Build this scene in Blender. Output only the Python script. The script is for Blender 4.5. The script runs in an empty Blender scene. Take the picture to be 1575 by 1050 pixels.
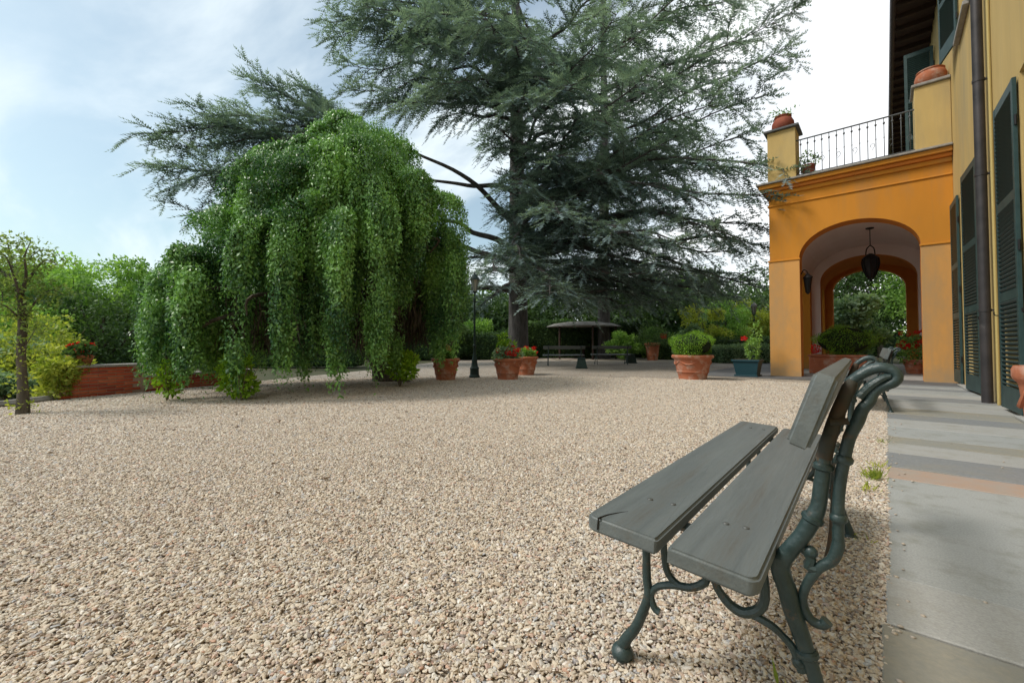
import bpy, bmesh, math, random
import numpy as np
from mathutils import Vector, Matrix
random.seed(7); rng=np.random.default_rng(7)
R=math.radians; PI=math.pi
sc=bpy.context.scene; col=sc.collection

# ------------------------------------------------------------------ camera
H=.85; F=656.; AZ=R(41.2); PT=R(1.5)
cd=bpy.data.cameras.new('camera'); cam=bpy.data.objects.new('camera',cd); col.objects.link(cam)
cam.location=(0,0,H); cam.rotation_euler=(R(90)+PT,0,AZ)
cd.lens=F/1575*36; cd.sensor_width=36; cd.sensor_fit='HORIZONTAL'; cd.shift_y=-.0077
cd.clip_start=.02; cd.clip_end=2000; sc.camera=cam
# ------------------------------------------------------------------ sky and sun
SUN_AZ=R(-140); SUN_EL=R(50)         # azimuth from +Y (along the house), towards +X: high behind the viewer's left
w=bpy.data.worlds.new('World'); sc.world=w; w.use_nodes=True
nt=w.node_tree; nt.nodes.clear(); N=nt.nodes.new; L=nt.links.new
out=N('ShaderNodeOutputWorld'); bg=N('ShaderNodeBackground'); bg.inputs['Strength'].default_value=.115
sky=N('ShaderNodeTexSky'); sky.sky_type='NISHITA'; sky.sun_disc=False; sky.sun_elevation=SUN_EL; sky.sun_rotation=SUN_AZ
sky.air_density=1.0; sky.dust_density=2.5; sky.ozone_density=1.5
tc=N('ShaderNodeTexCoord')
# clouds live on a flat layer far above: project the direction on it
sep=N('ShaderNodeSeparateXYZ'); L(tc.outputs['Generated'],sep.inputs[0])
zz=N('ShaderNodeMath'); zz.operation='MAXIMUM'; zz.inputs[1].default_value=0; L(sep.outputs[2],zz.inputs[0])
za=N('ShaderNodeMath'); za.operation='ADD'; za.inputs[1].default_value=.22; L(zz.outputs[0],za.inputs[0])
dv=N('ShaderNodeVectorMath'); dv.operation='DIVIDE'; cb=N('ShaderNodeCombineXYZ')
for i in range(3): L(za.outputs[0],cb.inputs[i])
L(tc.outputs['Generated'],dv.inputs[0]); L(cb.outputs[0],dv.inputs[1])
mp=N('ShaderNodeMapping'); mp.inputs['Rotation'].default_value=(0,0,R(35)); mp.inputs['Scale'].default_value=(.55,1.5,1); L(dv.outputs[0],mp.inputs[0])
n1=N('ShaderNodeTexNoise'); n1.inputs['Scale'].default_value=1.1; n1.inputs['Detail'].default_value=7; n1.inputs['Roughness'].default_value=.55; n1.inputs['Distortion'].default_value=.5
L(mp.outputs[0],n1.inputs['Vector'])
cr=N('ShaderNodeMapRange'); cr.interpolation_type='SMOOTHSTEP'; cr.inputs[1].default_value=.36; cr.inputs[2].default_value=.62; L(n1.outputs['Fac'],cr.inputs[0])
# the cloud veil is thicker beyond the house
sd=N('ShaderNodeVectorMath'); sd.operation='DOT_PRODUCT'; L(tc.outputs['Generated'],sd.inputs[0])
sv=(math.sin(SUN_AZ)*math.cos(SUN_EL),math.cos(SUN_AZ)*math.cos(SUN_EL),math.sin(SUN_EL)); sd.inputs[1].default_value=(.35,.92,.18)
glow=N('ShaderNodeMapRange'); glow.inputs[1].default_value=.45; glow.inputs[2].default_value=1.0; L(sd.outputs['Value'],glow.inputs[0])
veil=N('ShaderNodeMath'); veil.operation='MAXIMUM'
c2=N('ShaderNodeMath'); c2.operation='MULTIPLY_ADD'; c2.inputs[1].default_value=.75; c2.inputs[2].default_value=.2; L(cr.outputs[0],c2.inputs[0])
L(c2.outputs[0],veil.inputs[0]); L(glow.outputs[0],veil.inputs[1])
cc=N('ShaderNodeMixRGB'); cc.inputs[1].default_value=(6.3,6.95,7.25,1); cc.inputs[2].default_value=(8.9,8.8,8.8,1); L(glow.outputs[0],cc.inputs[0])
mx=N('ShaderNodeMixRGB'); L(veil.outputs[0],mx.inputs[0]); 
sk=N('ShaderNodeMixRGB'); sk.blend_type='MULTIPLY'; sk.inputs[0].default_value=1; sk.inputs[2].default_value=(.98,1.10,.97,1); L(sky.outputs[0],sk.inputs[1])
L(sk.outputs[0],mx.inputs[1]); L(cc.outputs[0],mx.inputs[2])
L(mx.outputs[0],bg.inputs['Color']); L(bg.outputs[0],out.inputs[0])
sl=bpy.data.lights.new('sun','SUN'); sl.energy=1.85; sl.angle=R(15); sl.color=(1,.94,.86)
so=bpy.data.objects.new('sun',sl); col.objects.link(so); so.rotation_euler=Vector(sv).to_track_quat('Z','Y').to_euler(); so.location=(0,0,30)
sc.view_settings.view_transform='Standard'; sc.view_settings.look='None'; sc.view_settings.gamma=1; sc.view_settings.exposure=.52
sc.view_settings.use_curve_mapping=False
sc.render.engine='CYCLES'; sc.cycles.max_bounces=9; sc.cycles.diffuse_bounces=7; sc.cycles.transparent_max_bounces=8

# ------------------------------------------------------------------ where a thing seen in the photo stands
_fw=Vector((-math.sin(AZ)*math.cos(PT),math.cos(AZ)*math.cos(PT),math.sin(PT))); _rt=Vector((math.cos(AZ),math.sin(AZ),0)); _up=_rt.cross(_fw)
def at(px,py,d):
    """world point at depth d metres"""
    return Vector((0,0,H))+d*(_fw+_rt*((px-787.5)/F)-_up*((py-512.8)/F))
# ------------------------------------------------------------------ materials
def mat(name,base,rough=.8,metal=0,base2=None,scale=5,detail=6,bump=0,bscale=40,lo=.35,hi=.65,spec=.3,third=None,tscale=1.2,tlo=.55,thi=.7,stretch=(1,1,1),bdist=.01,dirt=None):
    m=bpy.data.materials.new(name); m.use_nodes=True; t=m.node_tree; b=t.nodes['Principled BSDF']
    b.inputs['Roughness'].default_value=rough; b.inputs['Metallic'].default_value=metal; b.inputs['Specular IOR Level'].default_value=spec
    b.inputs['Base Color'].default_value=(*base,1)
    n=t.nodes.new; l=t.links.new
    g=n('ShaderNodeTexCoord'); mpn=n('ShaderNodeMapping'); mpn.inputs['Scale'].default_value=stretch; l(g.outputs['Object'],mpn.inputs[0])
    cur=None
    if base2:
        q=n('ShaderNodeTexNoise'); q.inputs['Scale'].default_value=scale; q.inputs['Detail'].default_value=detail; q.inputs['Roughness'].default_value=.6; l(mpn.outputs[0],q.inputs['Vector'])
        r=n('ShaderNodeMapRange'); r.inputs[1].default_value=lo; r.inputs[2].default_value=hi; l(q.outputs['Fac'],r.inputs[0])
        x=n('ShaderNodeMixRGB'); x.inputs[1].default_value=(*base,1); x.inputs[2].default_value=(*base2,1); l(r.outputs[0],x.inputs[0]); cur=x.outputs[0]
        if third:
            q2=n('ShaderNodeTexNoise'); q2.inputs['Scale'].default_value=tscale; q2.inputs['Detail'].default_value=8; q2.inputs['Roughness'].default_value=.65; l(mpn.outputs[0],q2.inputs['Vector'])
            r2=n('ShaderNodeMapRange'); r2.inputs[1].default_value=tlo; r2.inputs[2].default_value=thi; l(q2.outputs['Fac'],r2.inputs[0])
            x2=n('ShaderNodeMixRGB'); x2.inputs[2].default_value=(*third,1); l(cur,x2.inputs[1]); l(r2.outputs[0],x2.inputs[0]); cur=x2.outputs[0]
        l(cur,b.inputs['Base Color'])
    if dirt:
        sz_=n('ShaderNodeSeparateXYZ'); l(g.outputs['Object'],sz_.inputs[0]); q4=n('ShaderNodeTexNoise'); q4.inputs['Scale'].default_value=3.2; q4.inputs['Detail'].default_value=9; q4.inputs['Roughness'].default_value=.65; l(g.outputs['Object'],q4.inputs['Vector'])
        m4=n('ShaderNodeMath'); m4.operation='MULTIPLY_ADD'; m4.inputs[1].default_value=-1.5; l(q4.outputs['Fac'],m4.inputs[0]); l(sz_.outputs[2],m4.inputs[2])
        r4=n('ShaderNodeMapRange'); r4.inputs[1].default_value=-.25; r4.inputs[2].default_value=-.75; r4.inputs[3].default_value=0; r4.inputs[4].default_value=.75; l(m4.outputs[0],r4.inputs[0])
        x4=n('ShaderNodeMixRGB'); x4.inputs[2].default_value=(*dirt,1); l(cur,x4.inputs[1]); l(r4.outputs[0],x4.inputs[0]); cur=x4.outputs[0]; l(cur,b.inputs['Base Color'])
        # thin vertical rain runs
        mp5=n('ShaderNodeMapping'); mp5.inputs['Scale'].default_value=(9,9,.35); l(g.outputs['Object'],mp5.inputs[0]); q5=n('ShaderNodeTexNoise'); q5.inputs['Scale'].default_value=1; q5.inputs['Detail'].default_value=6; l(mp5.outputs[0],q5.inputs['Vector'])
        r5=n('ShaderNodeMapRange'); r5.inputs[1].default_value=.55; r5.inputs[2].default_value=.80; r5.inputs[3].default_value=0; r5.inputs[4].default_value=.30; l(q5.outputs['Fac'],r5.inputs[0])
        x5=n('ShaderNodeMixRGB'); x5.inputs[2].default_value=(*dirt,1); l(cur,x5.inputs[1]); l(r5.outputs[0],x5.inputs[0]); cur=x5.outputs[0]; l(cur,b.inputs['Base Color'])
    if bump:
        q3=n('ShaderNodeTexNoise'); q3.inputs['Scale'].default_value=bscale; q3.inputs['Detail'].default_value=6; l(mpn.outputs[0],q3.inputs['Vector'])
        bp=n('ShaderNodeBump'); bp.inputs['Strength'].default_value=bump; bp.inputs['Distance'].default_value=bdist; l(q3.outputs['Fac'],bp.inputs['Height']); l(bp.outputs[0],b.inputs['Normal'])
    return m
def leafmat(name,dark,light,trans=.3,rough=.55,nscale=.9,spec=.25):
    m=bpy.data.materials.new(name); m.use_nodes=True; t=m.node_tree; t.nodes.clear(); n=t.nodes.new; l=t.links.new
    o=n('ShaderNodeOutputMaterial'); b=n('ShaderNodeBsdfPrincipled'); b.inputs['Roughness'].default_value=rough; b.inputs['Specular IOR Level'].default_value=spec
    a=n('ShaderNodeAttribute'); a.attribute_name='tint'
    g=n('ShaderNodeTexCoord'); q=n('ShaderNodeTexNoise'); q.inputs['Scale'].default_value=nscale; q.inputs['Detail'].default_value=3; l(g.outputs['Object'],q.inputs['Vector'])
    r=n('ShaderNodeMapRange'); r.inputs[1].default_value=.35; r.inputs[2].default_value=.65; r.inputs[3].default_value=-.35; r.inputs[4].default_value=.35; l(q.outputs['Fac'],r.inputs[0])
    ad=n('ShaderNodeMath'); ad.operation='ADD'; ad.use_clamp=True; l(a.outputs['Fac'],ad.inputs[0]); l(r.outputs[0],ad.inputs[1])
    x=n('ShaderNodeMixRGB'); x.inputs[1].default_value=(*dark,1); x.inputs[2].default_value=(*light,1); l(ad.outputs[0],x.inputs[0])
    l(x.outputs[0],b.inputs['Base Color'])
    tr=n('ShaderNodeBsdfTranslucent'); x3=n('ShaderNodeMixRGB'); x3.blend_type='MULTIPLY'; x3.inputs[0].default_value=1; x3.inputs[2].default_value=(1.3,1.4,.6,1); l(x.outputs[0],x3.inputs[1]); l(x3.outputs[0],tr.inputs[0])
    ms=n('ShaderNodeMixShader'); ms.inputs[0].default_value=trans; l(b.outputs[0],ms.inputs[1]); l(tr.outputs[0],ms.inputs[2]); l(ms.outputs[0],o.inputs[0])
    return m
M={}
M['ochre']=mat('ochre_plaster',(.57,.41,.165),.9,0,(.49,.345,.135),1.6,8,.35,45,third=(.40,.31,.16),tscale=.9,tlo=.50,thi=.72,stretch=(1,1,.28),bdist=.004,dirt=(.33,.27,.17))
M['orange']=mat('orange_plaster',(.60,.245,.030),.9,0,(.53,.215,.026),1.3,8,.25,60,third=(.44,.21,.06),tscale=1.1,tlo=.50,thi=.70,stretch=(1,1,.3),bdist=.004,dirt=(.36,.20,.08))
M['orange_pale']=mat('pale_orange_plaster',(.65,.325,.10),.9,0,(.58,.29,.085),1.3,8,.25,60,third=(.46,.28,.13),tscale=1.3,tlo=.48,thi=.70,stretch=(1,1,.4),bdist=.004,dirt=(.40,.27,.15))
M['orange_deep']=mat('deep_orange_plaster',(.66,.24,.045),.9,0,(.58,.20,.04),2,6,.2,60)
M['pink']=mat('pinkish_vault_plaster',(.80,.70,.68),.9,0,(.74,.64,.61),1.5)
M['slab_a']=mat('grey_granite',(.40,.41,.40),.75,0,(.28,.29,.285),150,6,.5,90,lo=.3,hi=.7,third=(.24,.245,.215),tscale=5,tlo=.50,thi=.72,bdist=.003)
M['slab_b']=mat('light_granite',(.42,.42,.40),.75,0,(.31,.31,.30),150,6,.5,90,lo=.3,hi=.7,third=(.30,.29,.25),tscale=5,tlo=.50,thi=.72,bdist=.003)
M['slab_c']=mat('dark_granite',(.25,.26,.265),.75,0,(.19,.20,.205),60,8,.35,120,lo=.3,hi=.7,third=(.27,.25,.20),tscale=2.0,tlo=.5,thi=.8,bdist=.003)
M['slab_o']=mat('pink_stone',(.40,.28,.21),.8,0,(.36,.30,.26),9,8,.35,120,lo=.3,hi=.7,third=(.33,.31,.27),tscale=2.4,tlo=.5,thi=.75,bdist=.003)
M['slab_y']=mat('yellowish_granite',(.33,.30,.235),.8,0,(.25,.24,.20),60,8,.35,120,lo=.3,hi=.7,third=(.25,.26,.25),tscale=1.6,tlo=.42,thi=.7,bdist=.003)
M['slate']=mat('dark_slate',(.10,.105,.11),.7,0,(.15,.15,.15),2,6,.2,40)
M['joint']=mat('joint_dirt',(.10,.09,.07),.95)
M['wood']=mat('weathered_painted_wood',(.098,.112,.112),.5,0,(.155,.174,.172),2.2,10,.5,10,lo=.30,hi=.72,third=(.100,.100,.090),tscale=1.1,tlo=.56,thi=.70,stretch=(16,1.0,16),bdist=.002,spec=.4)
M['crack']=mat('crack_wood',(.02,.018,.015),.9)
M['iron']=mat('green_cast_iron',(.012,.030,.029),.42,0,(.034,.058,.058),14,7,.9,60,spec=.55,third=(.085,.055,.032),tscale=16,tlo=.58,thi=.66,bdist=.003)
M['rust']=mat('rusty_cast_iron',(.075,.045,.028),.75,0,(.03,.045,.04),12,6,.6,50,bdist=.003,third=(.22,.13,.07),tscale=14,tlo=.6,thi=.72)
M['bolt']=mat('bolt_steel',(.12,.125,.12),.5,.4)
M['terracotta']=mat('terracotta',(.44,.155,.080),.85,0,(.37,.125,.065),6,8,.3,60,third=(.50,.33,.26),tscale=5,tlo=.50,thi=.68,bdist=.004)
M['terra_dark']=mat('dark_terracotta',(.22,.05,.035),.8,0,(.30,.09,.05),6,8,.3,60)
M['soil']=mat('soil',(.05,.035,.025),.95)
M['brick_a']=mat('red_brick',(.54,.115,.052),.9,0,(.44,.085,.04),12,6,.4,80)
M['brick_b']=mat('dark_red_brick',(.42,.08,.042),.9,0,(.33,.065,.04),12,6,.4,80)
M['brick_c']=mat('orange_brick',(.60,.17,.08),.9,0,(.48,.12,.06),12,6,.4,80)
M['mortar']=mat('mortar',(.42,.30,.24),.95)
M['shutter']=mat('green_shutter_paint',(.018,.045,.046),.5,0,(.03,.065,.063),6,6,0,30,spec=.4)
M['pipe']=mat('brown_metal_pipe',(.040,.038,.040),.5,.3,(.065,.058,.06),4,6,.15,20,third=(.13,.12,.12),tscale=2.5,tlo=.62,thi=.72)
M['pipe_y']=mat('ochre_painted_pipe',(.46,.36,.14),.7)
M['dkwood']=mat('dark_brown_eave_timber',(.035,.022,.018),.8,0,(.055,.032,.024),5)
M['gutter']=mat('copper_gutter',(.075,.05,.052),.5,.3)
M['stone']=mat('grey_coping_stone',(.34,.32,.30),.85,0,(.25,.24,.22),8,8,.3,60)
M['greencast']=mat('dark_green_cast_iron',(.012,.03,.027),.5,0,(.02,.045,.04),8)
M['black']=mat('black_wrought_iron',(.010,.010,.011),.5)
M['rail']=mat('grey_painted_iron',(.10,.105,.11),.5)
M['glass']=mat('frosted_glass',(.35,.38,.38),.15,spec=.6)
M['planter_blue']=mat('blue_green_planter',(.012,.05,.065),.5)
M['white']=mat('white_paint',(.7,.7,.68),.6)
M['canvas']=mat('leaf_shaded_canvas',(.26,.25,.235),.9,0,(.12,.12,.11),3)  # pale canvas, with leaf shade painted in as a darker mottled colour
M['earth']=mat('earth_with_moss',(.085,.075,.045),.95,0,(.05,.065,.025),3,6,.3,20)
M['bark_cedar']=mat('grey_cedar_bark',(.13,.12,.115),.95,0,(.055,.05,.048),6,8,1,14,stretch=(1,1,.25),bdist=.05)
M['bark']=mat('brown_bark',(.13,.11,.085),.95,0,(.055,.046,.036),9,8,1,20,stretch=(1,1,.25),bdist=.03)
M['twig']=mat('pale_twig',(.16,.13,.085),.9)
M['cedar']=leafmat('blue_cedar_needles',(.07,.11,.115),(.32,.42,.43),.28,.6,.5)
M['cedar2']=leafmat('dark_cedar_needles',(.06,.09,.08),(.22,.29,.26),.22,.6,.5)
M['willow']=leafmat('weeping_tree_leaves',(.026,.098,.034),(.24,.46,.105),.2,.38,1.1,.5)
M['lime']=leafmat('fresh_lime_leaves',(.16,.30,.02),(.36,.55,.05),.35,.5,1.5)
M['leaf_mid']=leafmat('mid_green_leaves',(.11,.23,.055),(.38,.58,.16),.4,.5,.6)
M['leaf_dark']=leafmat('dark_green_leaves',(.035,.075,.028),(.12,.20,.065),.3,.55,.5)
M['leaf_yellow']=leafmat('yellow_green_leaves',(.20,.27,.045),(.52,.54,.11),.4,.55,1.2)
M['leaf_blue']=leafmat('grey_green_leaves',(.12,.20,.13),(.36,.48,.31),.35,.55,1.2)
M['box']=leafmat('boxwood_leaves',(.08,.19,.02),(.32,.55,.06),.4,.4,2.5,.4)
M['leaf_core']=mat('dark_bush_core',(.012,.022,.008),.95)
M['lemon']=leafmat('lemon_tree_leaves',(.03,.07,.012),(.07,.14,.03),.25,.3,3,.5)
M['red']=leafmat('red_geranium_petals',(.55,.008,.010),(.85,.03,.03),.25,.6,8)
M['pinkfl']=leafmat('pink_petals',(.6,.15,.12),(.8,.35,.28),.25,.6,8)

# gravel: colour per pebble
def gravel_mat(name,inst):
    m=bpy.data.materials.new(name); m.use_nodes=True; t=m.node_tree; b=t.nodes['Principled BSDF']; n=t.nodes.new; l=t.links.new
    b.inputs['Roughness'].default_value=.75; b.inputs['Specular IOR Level'].default_value=.3
    rp=n('ShaderNodeValToRGB'); e=rp.color_ramp; e.interpolation='LINEAR'
    cols=[(0,(.23,.20,.18)),(.10,(.40,.31,.24)),(.22,(.53,.44,.34)),(.36,(.63,.54,.42)),(.5,(.54,.49,.43)),(.62,(.67,.60,.49)),(.74,(.56,.43,.31)),(.82,(.72,.67,.59)),(.9,(.40,.40,.41)),(.96,(.53,.33,.23)),(1,(.80,.77,.71))]
    while len(e.elements)>1: e.elements.remove(e.elements[-1])
    e.elements[0].position=0; e.elements[0].color=(*cols[0][1],1)
    for p,c in cols[1:]:
        q=e.elements.new(p); q.color=(*c,1)
    g=n('ShaderNodeTexCoord')
    if inst:
        oi=n('ShaderNodeObjectInfo'); l(oi.outputs['Random'],rp.inputs[0]); fac=rp.outputs[0]
        q=n('ShaderNodeTexNoise'); q.inputs['Scale'].default_value=3; q.inputs['Detail'].default_value=3; l(g.outputs['Object'],q.inputs['Vector'])
        mr=n('ShaderNodeMapRange'); mr.inputs[3].default_value=.75; mr.inputs[4].default_value=1.2; l(q.outputs['Fac'],mr.inputs[0])
        vm=n('ShaderNodeVectorMath'); vm.operation='SCALE'; l(fac,vm.inputs[0]); l(mr.outputs[0],vm.inputs['Scale']); l(vm.outputs[0],b.inputs['Base Color'])
    else:
        v=n('ShaderNodeTexVoronoi'); v.inputs['Scale'].default_value=46; l(g.outputs['Object'],v.inputs['Vector'])
        sx=n('ShaderNodeSeparateColor'); l(v.outputs['Color'],sx.inputs[0]); l(sx.outputs[0],rp.inputs[0])
        q=n('ShaderNodeTexNoise'); q.inputs['Scale'].default_value=.55; q.inputs['Detail'].default_value=5; l(g.outputs['Object'],q.inputs['Vector'])
        mr=n('ShaderNodeMapRange'); mr.inputs[1].default_value=.3; mr.inputs[2].default_value=.7; mr.inputs[3].default_value=.55; mr.inputs[4].default_value=.70; l(q.outputs['Fac'],mr.inputs[0])
        vm=n('ShaderNodeVectorMath'); vm.operation='SCALE'; l(rp.outputs[0],vm.inputs[0]); l(mr.outputs[0],vm.inputs['Scale'])
        ed=n('ShaderNodeMapRange'); ed.inputs[1].default_value=.0; ed.inputs[2].default_value=.6; ed.inputs[3].default_value=0; ed.inputs[4].default_value=1; l(v.outputs['Distance'],ed.inputs[0])
        l(vm.outputs[0],b.inputs['Base Color'])
        bp=n('ShaderNodeBump'); bp.invert=True; bp.inputs['Strength'].default_value=.8; bp.inputs['Distance'].default_value=.012; l(v.outputs['Distance'],bp.inputs['Height']); l(bp.outputs[0],b.inputs['Normal'])
    return m
M['gravel']=gravel_mat('gravel_pebbles',True); M['gravel_flat']=gravel_mat('gravel_sheet',False)

# ------------------------------------------------------------------ object helpers
def link(o,parent=None):
    col.objects.link(o)
    if parent is not None: o.parent=parent
    return o
def tag(o,label=None,cat=None,group=None,kind=None):
    if label: o['label']=label
    if cat: o['category']=cat
    if group: o['group']=group
    if kind: o['kind']=kind
    return o
def thing(name,label,cat,loc=(0,0,0),rz=0,group=None,kind=None):
    o=bpy.data.objects.new(name,None); o.location=loc; o.rotation_euler=(0,0,rz); o.empty_display_size=.1; link(o); return tag(o,label,cat,group,kind)
class MB:
    def __init__(s): s.v=[]; s.f=[]; s.sm=[]
    def add(s,v,f,smooth=False):
        b=len(s.v); s.v+= [tuple(p) for p in v]; s.f+=[tuple(i+b for i in q) for q in f]; s.sm+=[smooth]*len(f); return s
    def box(s,x0,x1,y0,y1,z0,z1,T=None):
        v=[Vector((x,y,z)) for z in (z0,z1) for y in (y0,y1) for x in (x0,x1)]
        if T: v=[T@p for p in v]
        return s.add(v,[(0,2,3,1),(4,5,7,6),(0,1,5,4),(2,6,7,3),(0,4,6,2),(1,3,7,5)])
    def cbox(s,x0,x1,y0,y1,z0,z1,c=.01,T=None):
        """box with chamfered edges"""
        bm=bmesh.new(); bmesh.ops.create_cube(bm,size=1)
        for q in bm.verts: q.co=Vector(((x0+x1)/2+q.co.x*(x1-x0),(y0+y1)/2+q.co.y*(y1-y0),(z0+z1)/2+q.co.z*(z1-z0)))
        bmesh.ops.bevel(bm,geom=bm.edges[:],offset=c,segments=1,affect='EDGES')
        bm.verts.index_update(); v=[(T@q.co if T else q.co.copy()) for q in bm.verts]; f=[[q.index for q in p.verts] for p in bm.faces]; bm.free()
        return s.add(v,f)
    def tube(s,pts,rad,n=8,sub=4,flat=1.0,cap=True):
        P=[Vector(p) for p in pts]
        if not hasattr(rad,'__len__'): rad=[rad]*len(P)
        if sub>1 and len(P)>2:
            Q=[];Rr=[]
            for i in range(len(P)-1):
                a=P[max(i-1,0)];b=P[i];c=P[i+1];d=P[min(i+2,len(P)-1)]
                for k in range(sub):
                    t=k/sub; Q.append(.5*((2*b)+(c-a)*t+(2*a-5*b+4*c-d)*t*t+(3*b-a-3*c+d)*t**3)); Rr.append(rad[i]*(1-t)+rad[i+1]*t)
            Q.append(P[-1]); Rr.append(rad[-1]); P,rad=Q,Rr
        v=[];f=[]; prev=None
        for i,p in enumerate(P):
            d=(P[min(i+1,len(P)-1)]-P[max(i-1,0)])
            if d.length<1e-6: d=Vector((0,0,1))
            d.normalize()
            if prev is None:
                a=Vector((0,0,1)) if abs(d.z)<.9 else Vector((1,0,0)); u=d.cross(a).normalized()
            else:
                u=(prev-d*prev.dot(d))
                u=u.normalized() if u.length>1e-5 else d.orthogonal().normalized()
            prev=u; w_=d.cross(u)
            for k in range(n):
                an=2*PI*k/n; v.append(p+(u*math.cos(an)*flat+w_*math.sin(an))*rad[i])
        for i in range(len(P)-1):
            for k in range(n):
                a=i*n+k; b=i*n+(k+1)%n; f.append((a,b,b+n,a+n))
        if cap: f.append(tuple(range(n-1,-1,-1))); f.append(tuple(range((len(P)-1)*n,len(P)*n)))
        return s.add(v,f,True)
    def lathe(s,prof,c=(0,0,0),n=24,seg=None,sx=1,sy=1):
        v=[];f=[]; cx,cy,cz=c
        for r,z in prof:
            for k in range(n):
                a=2*PI*k/n; v.append((cx+r*math.cos(a)*sx,cy+r*math.sin(a)*sy,cz+z))
        for i in range(len(prof)-1):
            for k in range(n):
                a=i*n+k;b=i*n+(k+1)%n; f.append((a,b,b+n,a+n))
        if prof[0][0]>1e-4: f.append(tuple(range(n-1,-1,-1)))
        if prof[-1][0]>1e-4: f.append(tuple(range((len(prof)-1)*n,len(prof)*n)))
        return s.add(v,f,True)
    def ball(s,c,r,n=8,m=6,sc3=(1,1,1)):
        return s.lathe([(max(r*math.sin(PI*i/m),1e-5)*sc3[0],-r*math.cos(PI*i/m)*sc3[2]) for i in range(m+1)],c,n)
    def mesh(s,name,m,auto=None):
        me=bpy.data.meshes.new(name); me.from_pydata(s.v,[],s.f)
        me.polygons.foreach_set('use_smooth',s.sm)
        for q in (m if isinstance(m,list) else [m]): me.materials.append(q)
        me.update(); return me
    def build(s,name,m,parent=None,loc=None,smooth_angle=True):
        me=s.mesh(name,m)
        if any(s.sm) and smooth_angle:
            try: me.set_sharp_from_angle(angle=R(40))
            except Exception: pass
        o=bpy.data.objects.new(name,me); link(o,parent)
        if loc: o.location=loc
        return o
def npmesh(name,V,Fc,m,parent=None,tint=None,nper=3):
    V=np.asarray(V,np.float32); Fc=np.asarray(Fc,np.int32)
    me=bpy.data.meshes.new(name); me.vertices.add(len(V)); me.vertices.foreach_set('co',V.ravel())
    nf=len(Fc); me.loops.add(nf*nper); me.loops.foreach_set('vertex_index',Fc.ravel())
    me.polygons.add(nf); me.polygons.foreach_set('loop_start',np.arange(0,nf*nper,nper,dtype=np.int32))
    if tint is not None:
        a=me.attributes.new('tint','FLOAT','POINT'); a.data.foreach_set('value',np.asarray(tint,np.float32))
    me.update(calc_edges=True); me.materials.append(m)
    o=bpy.data.objects.new(name,me); link(o,parent); return o
def unit(a): return a/np.maximum(np.linalg.norm(a,axis=-1,keepdims=True),1e-9)
def quadleaves(P,D,Nn,Ln,Wd):
    """rhombic leaves: base P, direction D, side = D x N"""
    D=unit(D); S=unit(np.cross(D,Nn)); Ln=Ln[:,None]; Wd=Wd[:,None]
    up=np.cross(S,D)
    v=np.stack([P,P+D*Ln*.45+S*Wd*.5+up*Wd*.12,P+D*Ln,P+D*Ln*.45-S*Wd*.5+up*Wd*.12],1).reshape(-1,3)
    n=len(P); f=np.arange(n*4).reshape(n,4)
    return v,f
def rnd_dir(n,zs=1.0):
    v=rng.normal(size=(n,3)); v[:,2]*=zs; return unit(v)

# ================================================================== GROUND
def sheet(name,poly,z,m,kind='structure'):
    o=MB().add([(x,y,z) for x,y in poly],[tuple(range(len(poly)))]).build(name,m); tag(o,kind=kind); return o
sheet('ground',[(-600,-300),(600,-300),(600,900),(-600,900)],-.06,M['earth'])
YARD=[(0.0,-6),(0.0,12.4),(-4.3,12.4),(-4.3,24.2),(-9.5,26.0),(-18,24.5),(-19,17),(-13.3,8),(-10.6,2.6),(-9.75,.45),(-8.9,-.2),(-8.6,-6)]
sheet('gravel_yard',YARD,-.004,M['gravel_flat'])
sheet('paving_around_portico',[(-4.3,12.4),(1.2,12.4),(1.2,26),(-4.3,26)],.004,M['slate'])
sheet('portico_floor',[(-2.3,13.9),(1.19,13.9),(1.19,24.6),(-2.3,24.6)],.008,M['slab_b'])
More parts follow.
